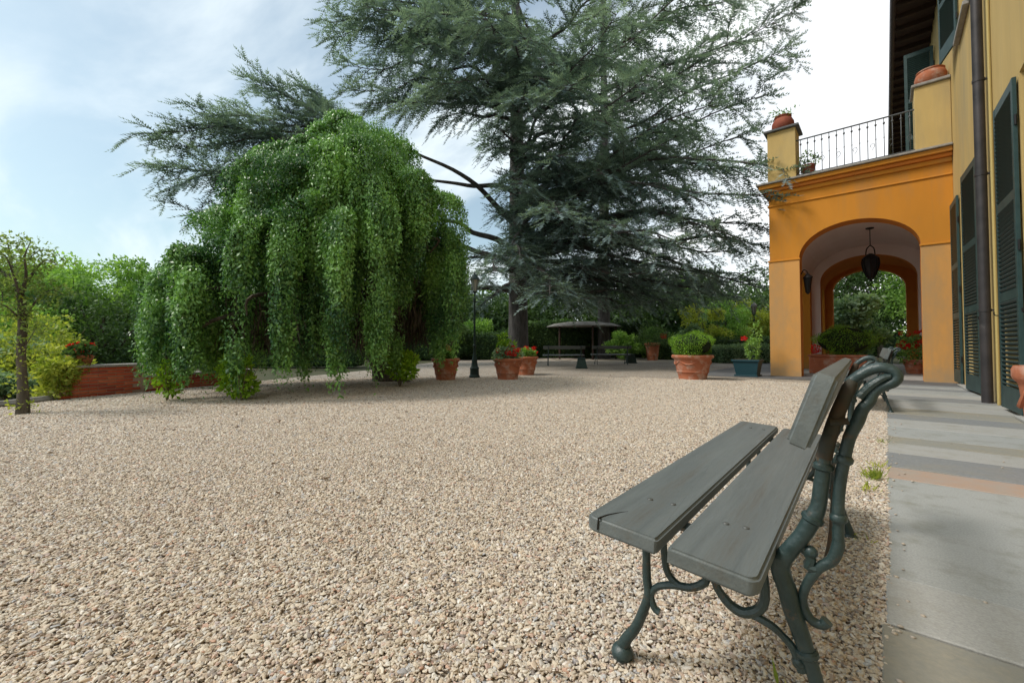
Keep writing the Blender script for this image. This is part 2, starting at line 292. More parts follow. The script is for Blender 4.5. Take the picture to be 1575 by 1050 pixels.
# pebbles: loose gravel as geometry nodes on the near yard
def pebbles():
    bm=bmesh.new()
    # fan of the yard in front of the bench, finer cells near the viewer
    def inside(x,y):
        c=False; j=len(YARD)-1
        for i in range(len(YARD)):
            xi,yi=YARD[i]; xj,yj=YARD[j]
            if ((yi>y)!=(yj>y)) and (x<(xj-xi)*(y-yi)/(yj-yi)+xi): c=not c
            j=i
        return c
    st=.5
    V=[];Fq=[]
    for i in range(-30,0):
        for j in range(-4,28):
            x0,x1,y0,y1=i*st,(i+1)*st,j*st,(j+1)*st
            cx,cy=(x0+x1)/2,(y0+y1)/2
            if not inside(cx,cy) : continue
            r=math.hypot(cx,cy)
            dd=-cx*math.sin(AZ)+cy*math.cos(AZ); rr=cx*math.cos(AZ)+cy*math.sin(AZ)
            if r>11.5 or dd<.2 or abs(rr)>dd*1.45+1.0: continue
            b=len(V); V+=[(x0,y0,0),(x1,y0,0),(x1,y1,0),(x0,y1,0)]; Fq.append((b,b+1,b+2,b+3))
    me=bpy.data.meshes.new('loose_gravel'); me.from_pydata(V,[],Fq); me.materials.append(M['gravel'])
    o=bpy.data.objects.new('loose_gravel',me); link(o); tag(o,kind='stuff',label='tan and grey pebbles of the gravel yard',cat='gravel')
    g=bpy.data.node_groups.new('loose_gravel','GeometryNodeTree')
    g.interface.new_socket('Geometry',in_out='INPUT',socket_type='NodeSocketGeometry'); g.interface.new_socket('Geometry',in_out='OUTPUT',socket_type='NodeSocketGeometry')
    n=g.nodes.new; l=g.links.new
    gi=n('NodeGroupInput'); go=n('NodeGroupOutput')
    ps=n('GeometryNodeInputPosition'); ln=n('ShaderNodeVectorMath'); ln.operation='LENGTH'; l(ps.outputs[0],ln.inputs[0])
    mr=n('ShaderNodeMapRange'); mr.inputs[1].default_value=2; mr.inputs[2].default_value=11.5; mr.inputs[3].default_value=24000; mr.inputs[4].default_value=6000; l(ln.outputs['Value'],mr.inputs[0])
    dp=n('GeometryNodeDistributePointsOnFaces'); dp.inputs['Seed'].default_value=3; l(gi.outputs[0],dp.inputs['Mesh']); l(mr.outputs[0],dp.inputs['Density'])
    join=n('GeometryNodeGeometryToInstance')
    for k in range(7):
        ic=n('GeometryNodeMeshIcoSphere'); ic.inputs['Radius'].default_value=1; ic.inputs['Subdivisions'].default_value=2
        sp=n('GeometryNodeSetPosition'); l(ic.outputs['Mesh'],sp.inputs['Geometry'])
        p2=n('GeometryNodeInputPosition'); nz=n('ShaderNodeTexNoise'); nz.inputs['Scale'].default_value=.75; nz.inputs['Detail'].default_value=1
        av=n('ShaderNodeVectorMath'); av.operation='ADD'; av.inputs[1].default_value=(k*7.3,k*3.1,k); l(p2.outputs[0],av.inputs[0]); l(av.outputs[0],nz.inputs['Vector'])
        sb=n('ShaderNodeVectorMath'); sb.operation='SUBTRACT'; sb.inputs[1].default_value=(.5,.5,.5); l(nz.outputs['Color'],sb.inputs[0])
        sx=n('ShaderNodeVectorMath'); sx.operation='SCALE'; sx.inputs['Scale'].default_value=2.3; l(sb.outputs[0],sx.inputs[0]); l(sx.outputs[0],sp.inputs['Offset'])
        sm=n('GeometryNodeSetMaterial'); sm.inputs['Material'].default_value=M['gravel']; l(sp.outputs[0],sm.inputs['Geometry'])
        ss=n('GeometryNodeSetShadeSmooth'); ss.inputs['Shade Smooth'].default_value=(k%2==0); l(sm.outputs[0],ss.inputs['Geometry'])
        l(ss.outputs[0],join.inputs[0])
    ip=n('GeometryNodeInstanceOnPoints'); l(dp.outputs['Points'],ip.inputs['Points']); l(join.outputs[0],ip.inputs['Instance']); ip.inputs['Pick Instance'].default_value=True
    ri=n('FunctionNodeRandomValue'); ri.data_type='INT'
    [s for s in ri.inputs if s.name=='Max' and s.enabled][0].default_value=6
    l([s for s in ri.outputs if s.enabled][0],ip.inputs['Instance Index'])
    def rv(lo,hi,seed):
        r=n('FunctionNodeRandomValue'); r.data_type='FLOAT_VECTOR'
        e=[s for s in r.inputs if s.enabled]; e[0].default_value=lo; e[1].default_value=hi
        [s for s in r.inputs if s.name=='Seed'][0].default_value=seed
        return [s for s in r.outputs if s.enabled][0]
    l(rv((-.5,-.5,0),(.5,.5,6.283),1),ip.inputs['Rotation'])
    s3=n('ShaderNodeVectorMath'); s3.operation='MULTIPLY'; l(rv((.0038,.0028,.0018),(.0080,.0060,.0034),2),s3.inputs[0])
    # a few larger stones, slightly coarser in the distance where they lie apart
    rs=n('FunctionNodeRandomValue'); rs.data_type='FLOAT'; e=[s for s in rs.inputs if s.enabled]; e[0].default_value=0; e[1].default_value=1
    pw=n('ShaderNodeMath'); pw.operation='POWER'; pw.inputs[1].default_value=5; l([s for s in rs.outputs if s.enabled][0],pw.inputs[0])
    m2=n('ShaderNodeMapRange'); m2.inputs[3].default_value=.85; m2.inputs[4].default_value=1.9; l(pw.outputs[0],m2.inputs[0])
    m3=n('ShaderNodeMapRange'); m3.inputs[1].default_value=3; m3.inputs[2].default_value=11; m3.inputs[3].default_value=1; m3.inputs[4].default_value=1.6; l(ln.outputs['Value'],m3.inputs[0])
    mm=n('ShaderNodeMath'); mm.operation='MULTIPLY'; l(m2.outputs[0],mm.inputs[0]); l(m3.outputs[0],mm.inputs[1])
    l(mm.outputs[0],s3.inputs[1]); l(s3.outputs[0],ip.inputs['Scale'])
    off=n('GeometryNodeSetPosition'); l(ip.outputs[0],off.inputs['Geometry']); l(rv((0,0,-.001),(0,0,.007),5),off.inputs['Offset'])
    l(off.outputs[0],go.inputs[0])
    md=o.modifiers.new('loose_gravel','NODES'); md.node_group=g
pebbles()

# ------------------------------------------------------------------ pavement of slabs
pav=thing('pavement',None,None,kind='structure')
MB().box(-.015,1.2,-2,12.4,-.09,-.004).build('bedding',M['joint'],pav)
joints=[-2,-.9,.35,1.20,1.735,2.10,3.65,3.98,4.50,4.95,5.30,5.95,6.55,7.06,7.72,8.4,8.9,9.6,10.1,10.9,11.4,12.0,12.4]
smat=['slab_a','slab_y','slab_b','slab_y','slab_b','slab_a','slab_o','slab_c','slab_b','slab_y','slab_a','slab_b','slab_c','slab_y','slab_b','slab_a','slab_c','slab_b','slab_a','slab_c','slab_a','slab_c']
for i in range(len(joints)-1):
    y0,y1=joints[i],joints[i+1]; sk_=random.uniform(-.006,.006)
    b=MB(); hz=random.uniform(.006,.011); e=random.uniform(-.012,.008)
    T=Matrix.Translation((0,(y0+y1)/2,0))@Matrix.Rotation(random.uniform(.0,.012),4,'Z')
    b.cbox(-.012+e,1.198,-(y1-y0)/2+.007,(y1-y0)/2-.007,-.06,hz,.004,T); b.build('slab',M[smat[i%len(smat)]],pav)

# ================================================================== HOUSE
WX=1.2
house=thing('yellow_house','tall yellow plastered house wall with green shutters along the pavement','house',(WX,8,0))
hp=lambda b,name,m,par=None: (b.build(name,m,par or house))
def shift(b,dx,dy,dz): b.v=[(x+dx,y+dy,z+dz) for x,y,z in b.v]; return b
def hb(b): return shift(b,-WX,-8,0)
# wall built around its openings (y0,y1,z0,z1)
ops=[(6.1,7.40,.02,3.95),(11.42,12.55,.02,3.95),(16.9,18.1,5.45,9.35),(10.75,11.95,6.85,9.3),(2.0,3.3,.02,3.95)]
ys=sorted({-4,30}|{o[0] for o in ops}|{o[1] for o in ops}); zs=sorted({0,10.3}|{o[2] for o in ops}|{o[3] for o in ops})
b=MB()
for i in range(len(ys)-1):
    run=None
    for j in range(len(zs)-1):
        cy=(ys[i]+ys[i+1])/2; cz=(zs[j]+zs[j+1])/2
        if not any(o[0]<cy<o[1] and o[2]<cz<o[3] for o in ops):
            b.add([(WX,ys[i],zs[j]),(WX,ys[i+1],zs[j]),(WX,ys[i+1],zs[j+1]),(WX,ys[i],zs[j+1])],[(0,3,2,1)])
for o in ops: # reveals
    y0,y1,z0,z1=o; x1=WX+.3
    b.add([(WX,y0,z0),(x1,y0,z0),(x1,y0,z1),(WX,y0,z1)],[(0,1,2,3)]); b.add([(WX,y1,z0),(x1,y1,z0),(x1,y1,z1),(WX,y1,z1)],[(3,2,1,0)])
    b.add([(WX,y0,z1),(x1,y0,z1),(x1,y1,z1),(WX,y1,z1)],[(0,1,2,3)]); b.add([(WX,y0,z0),(x1,y0,z0),(x1,y1,z0),(WX,y1,z0)],[(3,2,1,0)])
b.box(WX+.3,WX+8,-4,30,0,10.3)
hp(hb(b),'wall',M['ochre'])
for o in ops:
    y0,y1,z0,z1=o
    f=hp(hb(MB().box(WX+.2,WX+.26,y0+.01,y0+.09,z0,z1-.01).box(WX+.2,WX+.26,y1-.09,y1-.01,z0,z1-.01).box(WX+.2,WX+.26,(y0+y1)/2-.05,(y0+y1)/2+.05,z0,z1-.09).box(WX+.2,WX+.26,y0+.09,y1-.09,z1-.09,z1-.01)),'window_frame',M['shutter'])
    hp(hb(MB().box(WX+.22,WX+.235,y0+.09,y1-.09,z0+.02,z1-.09)),'pane',M['glass'],f)
# eave
EZ=10.2
hp(hb(MB().box(.36,WX-.003,-4,30,EZ,EZ+.05)),'soffit',M['dkwood'])
k=0
rm=None
y=7.5
while y<28:
    o_=hp(MB().box(-.42,.42,-.05,.05,-.13,-.002),'rafter',M['dkwood']) if rm is None else bpy.data.objects.new('rafter',rm)
    if rm is None: rm=o_.data
    else: link(o_,house)
    o_.location=(.80-WX,y-8,EZ); y+=.62
hp(hb(MB().tube([(.33,-4,EZ+.02),(.33,30,EZ+.02)],.08,12)),'gutter',M['gutter'])
# roof
hp(hb(MB().add([(.25,-4,EZ+.08),(.25,30,EZ+.08),(9,30,EZ+2.6),(9,-4,EZ+2.6)],[(0,3,2,1)]).add([(.25,-4,EZ+.052),(.25,30,EZ+.052),(9,30,EZ+2.5),(9,-4,EZ+2.5)],[(0,1,2,3)])),'roof',M['terracotta'])
# shutters: a leaf of width w, height h, hinged at local origin, running along +y
slat_me=None
def shutter(y,z,wd,h,ang=0,x=WX-.035,rails=(),par=house,pitch=.054,label=None):
    b=MB(); t=.038; st=.075
    b.cbox(-t/2,t/2,0,st,0,h,.004); b.cbox(-t/2,t/2,wd-st,wd,0,h,.004)
    rl=[(0,.28)]+[(r-.06,r+.06) for r in rails]+[(h-.12,h)]
    for a,c in rl: b.cbox(-t/2+.003,t/2-.003,st,wd-st,a,c,.004)
    o=b.build('shutter',M['shutter'],par); o.location=(x-WX,y-8,z); o.rotation_euler=(0,0,ang)
    if label: o['label']=label
    s=MB().box(-.027,.027,st+.002,wd-st-.002,-.0065,.0065,Matrix.Rotation(R(38),4,'Y')); me=s.mesh('slat',M['shutter'])
    edges=[c for a,c in rl][:-1],[a for a,c in rl][1:]
    for z0,z1 in zip(*edges):
        n=int((z1-z0)/pitch)
        for i in range(n):
            q=bpy.data.objects.new('slat',me); link(q,o); q.location=(0,0,z0+(i+.5)*(z1-z0)/n)
    for zz_ in (.5,h/2,h-.5): MB().tube([(0,-.01,zz_-.06),(0,-.01,zz_+.06)],.013,8).build('hinge',M['black'],o)
    return o
shutter(7.44,.05,.95,3.88,R(1.5),rails=(1.40,2.55),label='nearest ground floor shutter leaf folded on the wall')
shutter(10.22,.05,1.10,3.88,R(3),rails=(1.42,2.53))
shutter(12.60,.05,.88,3.88,R(1.5),rails=(1.42,2.47))
shutter(5.1,.05,.95,3.88,R(1.5),rails=(1.40,2.55))
shutter(12.0,6.85,.85,2.45,R(12),rails=(1.2,))
shutter(10.7,6.85,.62,2.45,R(178),rails=(1.2,))
shutter(16.85,5.45,.62,3.9,R(85),rails=(1.42,2.5))
# sills
for (y0,y1,z) in ((10.65,12.05,6.85),): hp(hb(MB().cbox(WX-.09,WX-.002,y0,y1,z-.09,z-.01,.01)),'sill',M['stone'])
for (y0,y1) in ((6.0,7.5),(11.3,12.7)): hp(hb(MB().cbox(WX-.10,WX-.002,y0,y1,.012,.045,.006)),'doorstep',M['slab_b'])
# downpipe
dp_=hp(hb(MB().tube([(1.10,9.22,.01),(1.10,9.22,10.15)],.062,16)),'drainpipe',M['pipe'])
for z in (1.35,3.35,4.75,6.8,8.6):
    c_=MB().tube([(1.10,9.22,z-.02),(1.10,9.22,z+.02)],.069,16).box(1.15,1.199,9.20,9.24,z-.012,z+.012); hb(c_); c_.build('pipe_collar',M['pipe'],dp_)
hp(hb(MB().tube([(1.176,8.95,.01),(1.176,8.95,10.15)],.018,8)),'conduit',M['pipe_y'])
hp(hb(MB().cbox(1.17,1.199,13.02,13.14,1.42,1.62,.01)),'wall_box',M['white'])
# stay hooks beside the shutters
for y,z in ((7.1,1.2),(8.7,1.25),(10.0,1.25)):
    hp(hb(MB().tube([(1.199,y,z),(1.13,y,z),(1.12,y,z+.05)],.008,6)),'shutter_stay',M['black'])

# ================================================================== PORTICO
PX0,PX1,PY0,PY1=-2.38,1.197,13.6,23.7
port=thing('portico','orange arched portico with a railed terrace on top joined to the yellow house','portico',(-.6,18,0))
def pb(b): return shift(b,.6,-18,0)
def pp(b,name,m,par=None): return pb(b).build(name,m,par or port)
AX0,AX1,SPR,CR=-1.70,.66,3.15,3.98
def archwall(y0,y1,x0,x1,z0,z1,ax0,ax1,spr,cr,n=28,below=True):
    """wall slab with an elliptical arch opening; returns face mesh and soffit mesh"""
    b=MB(); sf=MB(); cx=(ax0+ax1)/2; a=(ax1-ax0)/2; rise=cr-spr
    pts=[(cx-a*math.cos(PI*i/n),spr+rise*math.sin(PI*i/n)) for i in range(n+1)]
    for y,fl in ((y0,False),(y1,True)):
        def q(v):
            v=[(x,y,z) for x,z in v]; b.add(v,[tuple(range(len(v)))[::-1] if fl else tuple(range(len(v)))])
        if below:
            q([(x0,z0),(ax0,z0),(ax0,spr),(x0,spr)]); q([(ax1,z0),(x1,z0),(x1,spr),(ax1,spr)])
        q([(x0,spr),(ax0,spr),(ax0,z1),(x0,z1)]); q([(ax1,spr),(x1,spr),(x1,z1),(ax1,z1)])
        for i in range(n):
            (xa,za),(xb,zb)=pts[i],pts[i+1]; q([(xa,za),(xb,zb),(xb,z1),(xa,z1)])
    for i in range(n):
        (xa,za),(xb,zb)=pts[i],pts[i+1]; sf.add([(xa,y0,za),(xa,y1,za),(xb,y1,zb),(xb,y0,zb)],[(0,1,2,3)],True)
    if below:
        sf.add([(ax0,y0,z0),(ax0,y1,z0),(ax0,y1,spr),(ax0,y0,spr)],[(0,3,2,1)]); sf.add([(ax1,y0,z0),(ax1,y1,z0),(ax1,y1,spr),(ax1,y0,spr)],[(0,1,2,3)])
    b.add([(x0,y0,z0),(x0,y1,z0),(x0,y1,z1),(x0,y0,z1)],[(0,3,2,1)]); b.add([(x1,y0,z0),(x1,y1,z0),(x1,y1,z1),(x1,y0,z1)],[(0,1,2,3)])
    b.add([(x0,y0,z1),(x0,y1,z1),(x1,y1,z1),(x1,y0,z1)],[(0,3,2,1)])
    return b,sf
fb,fs=archwall(PY0,PY0+.5,PX0,PX1,0,4.95,AX0,AX1,SPR,CR)
pp(fb,'front_wall',M['orange']); pp(fs,'arch_reveal',M['orange_deep'])
# paler pilaster faces standing 18 mm proud below the impost
pp(MB().cbox(PX0-.02,AX0+.012,PY0-.022,PY0-.002,.0,SPR-.03,.004),'pilaster',M['orange_pale'])
pp(MB().cbox(AX1-.012,PX1-.003,PY0-.022,PY0-.002,.0,SPR-.03,.004),'pilaster',M['orange_pale'])
pp(MB().cbox(PX0-.04,AX0+.03,PY0-.045,PY0-.003,SPR-.03,SPR+.015,.008),'impost',M['orange'])
pp(MB().cbox(AX1-.03,PX1-.003,PY0-.045,PY0-.003,SPR-.03,SPR+.015,.008),'impost',M['orange'])
mb_,ms_=archwall(18.5,19.0,PX0,PX1,0,4.9,-1.70,.80,3.05,3.86); pp(mb_,'middle_wall',M['pink']); pp(ms_,'arch_reveal',M['orange_deep'])
gb,gs=archwall(23.2,PY1,PX0,PX1,0,4.9,AX0,AX1,3.2,4.02); pp(gb,'rear_wall',M['orange_deep']); pp(gs,'arch_reveal',M['orange_deep'])
# left arcade: piers and side arches
def sidearch(y0,y1,a0,a1,spr,cr):
    b,s=archwall(PX0,PX0+.42,y0,y1,0,4.9,a0,a1,spr,cr)
    for q in (b,s): q.v=[(y_,x_,z_) for x_,y_,z_ in q.v]; q.f=[f[::-1] for f in q.f]
    return b,s
for y0,y1,a0,a1 in ((14.1,18.5,14.6,18.1),(19.0,23.2,19.4,22.8)):
    sb_,ss_=sidearch(y0+.002,y1-.002,a0,a1,2.95,3.95); pp(sb_,'side_wall',M['orange_deep']); pp(ss_,'arch_reveal',M['orange'])
# vaults
def vault(y0,y1):
    b=MB(); n=24; cx=(PX0+.42+PX1)/2; a=(PX1-PX0-.42)/2-.004
    for i in range(n):
        t0,t1=PI*i/n,PI*(i+1)/n
        p=[(cx-a*math.cos(t),3.2+.98*math.sin(t)) for t in (t0,t1)]
        b.add([(p[0][0],y0,p[0][1]),(p[0][0],y1,p[0][1]),(p[1][0],y1,p[1][1]),(p[1][0],y0,p[1][1])],[(3,2,1,0)],True)
    return b
pp(vault(14.102,18.498),'vault',M['pink']); pp(vault(19.002,23.198),'vault',M['orange_deep'])
pp(MB().box(1.17,1.196,14.102,18.498,0,3.3),'inner_wall_panel',M['orange_deep'])
# cornice: stepped mouldings, wraps the front and left side
def cornice(z0,z1,out,name,m,c=.012):
    pp(MB().cbox(PX0-out,PX1-.004,PY0-out,PY1+out,z0,z1,c),name,m)
cornice(4.66,4.70,.03,'moulding',M['orange']); cornice(4.952,5.06,.06,'moulding',M['orange']); cornice(5.062,5.14,.13,'moulding',M['orange_deep']); cornice(5.142,5.25,.21,'moulding',M['orange'])
cornice(5.252,5.30,.27,'cornice_slab',M['stone'],.008)
# terrace piers
pr=pp(MB().cbox(-2.38,-1.72,13.50,14.16,5.302,6.70,.01),'pier',M['ochre']); pb(MB().cbox(-2.46,-1.64,13.42,14.24,6.702,6.76,.008)).build('pier_cap',M['slate'],pr)
pr2=pp(MB().cbox(.60,1.196,13.50,14.2,5.302,6.80,.01),'pier',M['ochre']); pb(MB().cbox(.55,1.197,13.45,14.25,6.802,6.87,.012)).build('pier_cap',M['stone'],pr2)
# railing
rail=pp(MB().tube([(-1.72,13.6,6.34),(.60,13.6,6.34)],.020,8).tube([(-1.72,13.6,5.40),(.60,13.6,5.40)],.012,8),'railing',M['rail'])
bal=MB().tube([(0,0,.0),(0,0,.93)],.010,6).ball((0,0,.80),.024,8,6,(1,1,1.4)).ball((0,0,.45),.016,8,6).mesh('baluster',M['rail'])
nb=15
for i in range(nb):
    x=-1.62+i*2.14/(nb-1); q=bpy.data.objects.new('baluster',bal); link(q,rail); q.location=(x+.6,13.6-18,5.41)
for x in np.linspace(-1.50,.5,7):
    s_=MB().tube([(x,13.6,5.62),(x+.05,13.6,5.70),(x+.03,13.6,5.78),(x-.03,13.6,5.74),(x-.01,13.6,5.68)],.006,5); pb(s_).build('scroll',M['rail'],rail)
# side railing of terrace on the left
pp(MB().tube([(-2.1,14.25,6.34),(-2.1,23.5,6.34)],.020,8),'side_rail',M['rail'])
# wall lamps and hanging lantern
def hang_lantern(name,label,loc,s,chain):
    t=thing(name,label,'lantern',loc)
    MB().lathe([(.10,0),(.09,-.03),(.02,-.05)],n=12).build('ceiling_rose',M['black'],t)
    MB().tube([(0,0,-.04),(0,0,-chain)],.012,6).build('chain',M['black'],t)
    z=-chain
    b=MB()
    for sx_ in (-1,1): b.tube([(0,0,z),(.10*sx_*s,0,z-.12*s),(.13*sx_*s,0,z-.34*s)],.016,6)
    b.build('bracket',M['black'],t)
    MB().lathe([(.04,z-.30*s),(.12*s,z-.34*s),(.24*s,z-.46*s),(.26*s,z-.5*s)],n=8).build('lantern_cap',M['black'],t)
    g_=MB().lathe([(.22*s,z-.50*s),(.24*s,z-.7*s),(.15*s,z-1.05*s),(.05,z-1.2*s)],n=8).build('lantern_glass',mat('dark_lantern_glass',(.02,.02,.022),.3),t)
    b=MB()
    for k_ in range(8):
        a=PI/4*k_; b=MB().tube([(.235*s*math.cos(a),.235*s*math.sin(a),z-.5*s),(.25*s*math.cos(a),.25*s*math.sin(a),z-.7*s),(.16*s*math.cos(a),.16*s*math.sin(a),z-1.05*s),(.05*math.cos(a),.05*math.sin(a),z-1.22*s)],.014,5)
        b.build('lantern_rib',M['black'],t)
    MB().ball((0,0,z-1.27*s),.05*s,8,6).build('finial',M['black'],t)
hang_lantern('hanging_lantern','black wrought iron lantern hanging from the portico vault',(-.28,15.8,4.175),.78,.50)
def wall_lantern(name,label,loc):
    t=thing(name,label,'lantern',loc)
    MB().tube([(0,0,.2),(.06,0,.32),(.13,0,.28),(.15,0,.2)],.014,6).build('bracket',M['black'],t)
    MB().lathe([(.02,.22),(.11,.12),(.12,.10)],(.15,0,0),8).build('lantern_cap',M['black'],t)
    MB().lathe([(.10,.10),(.06,-.28),(.02,-.34)],(.15,0,0),8).build('lantern_glass',M['black'],t)
wall_lantern('wall_lantern','dark wall lantern on a bracket inside the left pier of the portico',(-1.695,13.85,2.55))

# ================================================================== BENCHES
def leafball_np(c,rad,n,ls,shell=.75,lump=.12):
    d=rnd_dir(n); ph=rng.uniform(0,6,3)
    lum=1+lump*(np.sin(d[:,0]*5+ph[0])+np.sin(d[:,1]*6+ph[1])+np.sin(d[:,2]*5+ph[2]))
    r=(shell+(1-shell)*rng.random(n)**.6)*lum
    P=np.array(c)+d*np.array(rad)*r[:,None]
    D=unit(d*.6+rnd_dir(n)*.8); Nn=rnd_dir(n)
    L_=ls*rng.uniform(.7,1.3,n)
    return P,D,Nn,L_
# bench frame outline: (across, up) in the plane of one cast iron end
c_A=[(-.024,.766),(-.037,.716),(-.053,.660),(-.062,.622),(-.064,.590),(-.068,.558),(-.073,.517),(-.083,.489),(-.102,.448),(-.124,.412),(-.140,.384),(-.142,.359),(-.132,.328),(-.122,.284),(-.108,.243),(-.097,.205),(-.085,.165),(-.068,.10),(-.052,.05),(-.045,.012)]
c_B=[(-.020,.775),(.004,.797),(.026,.808),(.045,.806),(.055,.794),(.049,.781),(.036,.773),(.024,.764),(.016,.752),(.013,.742),(.001,.723),(-.006,.700),(-.020,.665),(-.030,.614),(-.036,.573),(-.040,.525),(-.041,.463),(-.042,.441),(-.052,.410),(-.074,.388),(-.095,.349),(-.104,.309),(-.092,.278),(-.072,.272),(-.062,.284)]
def make_bench(label):
    t=thing('park_bench',label,'bench',group='green iron benches with wooden planks')
    def plank(name,across,z,wd,th,tilt,y0,y1,m,cut,seed=0):
        # outline with worn rounded corners, extruded
        rr=random.Random(seed); bm=bmesh.new()
        cl,cr_,cfl,cfr=cut; ol=[]   # near-left, near-right, far-left, far-right corner cuts
        for (x,y,sx_,sy_,c) in ((-wd/2,y0,1,1,cl),(-wd/2,y1,1,-1,cfl),(wd/2,y1,-1,-1,cfr),(wd/2,y0,-1,1,cr_)):
            arc=[(x+sx_*c*(1-math.sin(a_)),y+sy_*c*(1-math.cos(a_))) for a_ in (0,R(30),R(60),R(90))]
            if (sx_*sy_)<0: arc=arc[::-1]
            ol+=arc
        ol=[(x,y+.004*math.sin(x*60+seed)) for x,y in ol]
        vs=[bm.verts.new((x+rr.uniform(-.002,.002),y+rr.uniform(-.003,.003),0)) for x,y in ol]
        f=bm.faces.new(vs[::-1]); ex=bmesh.ops.extrude_face_region(bm,geom=[f])
        for q in ex['geom']:
            if isinstance(q,bmesh.types.BMVert): q.co.z+=th
        bmesh.ops.recalc_face_normals(bm,faces=bm.faces[:])
        bmesh.ops.bevel(bm,geom=[e for e in bm.edges if abs(e.verts[0].co.z-e.verts[1].co.z)<1e-6],offset=.006,segments=3,affect='EDGES')
        me=bpy.data.meshes.new(name); bm.to_mesh(me); bm.free(); me.materials.append(m)
        me.polygons.foreach_set('use_smooth',[True]*len(me.polygons)); me.set_sharp_from_angle(angle=R(35))
        o=bpy.data.objects.new(name,me); link(o,t); o.location=(across,0,z); o.rotation_euler=(0,tilt,0); return o
    y0,y1=.895,2.60
    pf=plank('seat_plank',-.425,.412,.174,.036,R(3.5),y0,y1,M['wood'],(.022,.006,.016,.012),seed=1)
    pr_=plank('seat_plank',-.234,.396,.168,.036,R(4.5),y0-.012,y1,M['wood'],(.012,.018,.006,.016),seed=2)
    bk=plank('back_plank',-.050,.731,.135,.036,R(-71),y0,y1,M['wood'],(.012,.016,.012,.012),seed=3)
    # split in the front plank
    MB().tube([(-.052,.893,.0362),(-.046,.925,.0362),(-.034,.955,.0362),(-.020,.985,.0360)],[.0026,.0022,.0014,.0004],5).tube([(-.052,.8945,.036),(-.053,.8940,.010)],.0020,5).build('split',M['crack'],pf)
    ya,yb=1.10,2.42
    for yy in (ya,yb):
        for o_,xs in ((pf,(-.01,.045)),(pr_,(-.02,.02))):
            for q in xs: MB().lathe([(.0075,.0355),(.0075,.037),(.0055,.039),(.0001,.0395)],(q,yy+(.0 if q<0 else .012),0),10).build('bolt',M['bolt'],o_)
    for fi,yy in enumerate((ya,yb)):
        V3=lambda L_,dy=0: [(x,yy+dy,z) for x,z in L_]
        k8=.76
        rA=[k8*q for q in [.017,.0175,.018,.0185,.0185,.022,.021,.022,.024,.026,.0255,.025,.023,.021,.019,.019,.021,.024]]
        fr=MB().tube(V3(c_A[3:]),rA[1:],12,3).build('end_frame',M['iron'],t)
        MB().tube(V3([(-.012,.782),(-.018,.768),(-.037,.716),(-.053,.660),(-.062,.618)],0),[.008,.0122,.013,.0135,.0145],12,3).build('rusty_post',M['rust'],fr)
        MB().tube(V3([(-.02,.70),(-.05,.695)],-.012),[.007,.007],8,1).build('back_bolt',M['rust'],fr)
        rB=[.80*q for q in [.012,.0135,.0138,.0132,.0125,.013,.012,.012,.013,.0135,.0145,.015,.0145,.0145,.014,.014,.0135,.015,.014,.0125,.0115,.0115,.012,.012,.014]]
        MB().tube(V3(c_B,.004),rB,10,3).build('scroll_rail',M['iron'],fr)
        # inner fold of the top curl
        MB().tube(V3([(-.004,.748),(.014,.772),(.034,.789),(.046,.793)],-.003),[.008,.008,.007,.004],8,3).build('curl',M['iron'],fr)
        ring=MB()
        for (x,z),r_,dx,dz in (((-.083,.489),.027,.35,.9),((-.040,.500),.0195,0,1),((-.097,.205),.028,-.2,.98),((-.0635,.600),.0235,.1,1),((-.028,.62),.019,.2,.98)):
            d=Vector((dx,0,dz)).normalized()*.008
            MB().tube([Vector((x,yy,z))-d,Vector((x,yy,z))-d*.5,Vector((x,yy,z))+d*.5,Vector((x,yy,z))+d],[r_*.62,r_*.78,r_*.78,r_*.62],12,1).build('collar',M['iron'],fr)
        MB().tube(V3([(-.122,.425),(-.100,.418),(-.088,.402),(-.093,.386),(-.078,.384)],.002),[.008,.009,.010,.010,.009],8,3).ball((-.088,yy+.002,.417),.0135).build('scroll',M['iron'],fr)
        MB().tube(V3([(-.445,.415),(-.444,.33),(-.443,.243),(-.439,.201),(-.456,.147),(-.474,.104),(-.500,.064),(-.512,.035)]),[.0095,.010,.0112,.0115,.0125,.0135,.015,.018],10,3).ball((-.512,yy,.024),.030,12,8,(1,1,.85)).build('front_leg',M['iron'],fr)
        MB().tube(V3([(-.410,.168),(-.424,.176),(-.431,.206),(-.413,.232),(-.372,.250),(-.332,.258),(-.303,.278),(-.296,.30),(-.300,.405)]),[.009,.009,.008,.009,.010,.010,.010,.009,.009],8,3).build('scroll',M['iron'],fr)
        MB().tube(V3([(-.400,.41),(-.397,.32),(-.388,.275),(-.361,.254),(-.335,.256)]),[.008,.009,.009,.009,.009],8,3).build('scroll',M['iron'],fr)
        MB().tube(V3([(-.285,.41),(-.279,.30),(-.254,.258),(-.224,.243),(-.199,.25),(-.179,.272),(-.173,.31),(-.182,.40)]),[.008,.009,.011,.012,.012,.011,.010,.009],8,3).build('scroll',M['iron'],fr)
        MB().tube(V3([(-.205,.247),(-.163,.237),(-.142,.224),(-.123,.207),(-.113,.185),(-.105,.165)]),[.009,.009,.008,.009,.010,.012],8,3).ball((-.112,yy,.180),.014).build('scroll',M['iron'],fr)
        MB().tube(V3([(-.455,.405),(-.30,.400),(-.13,.383)]),[.012,.012,.014],6,2).build('seat_bearer',M['iron'],fr)
        MB().lathe([(.032,-.0),(.030,.012),(.02,.03)],(-.045,yy,0),12).build('foot',M['iron'],fr)
    MB().tube([(-.10,ya,.33),(-.09,(ya+yb)/2,.20),(-.10,yb,.33)],.006,6,6).build('tie_rod',M['rust'],t)
    return t
bench=make_bench('nearest green iron bench with three weathered grey planks in front of the viewer')
bench.rotation_euler=(R(-.5),0,R(2.0)); bench.location=(0,0,.006)
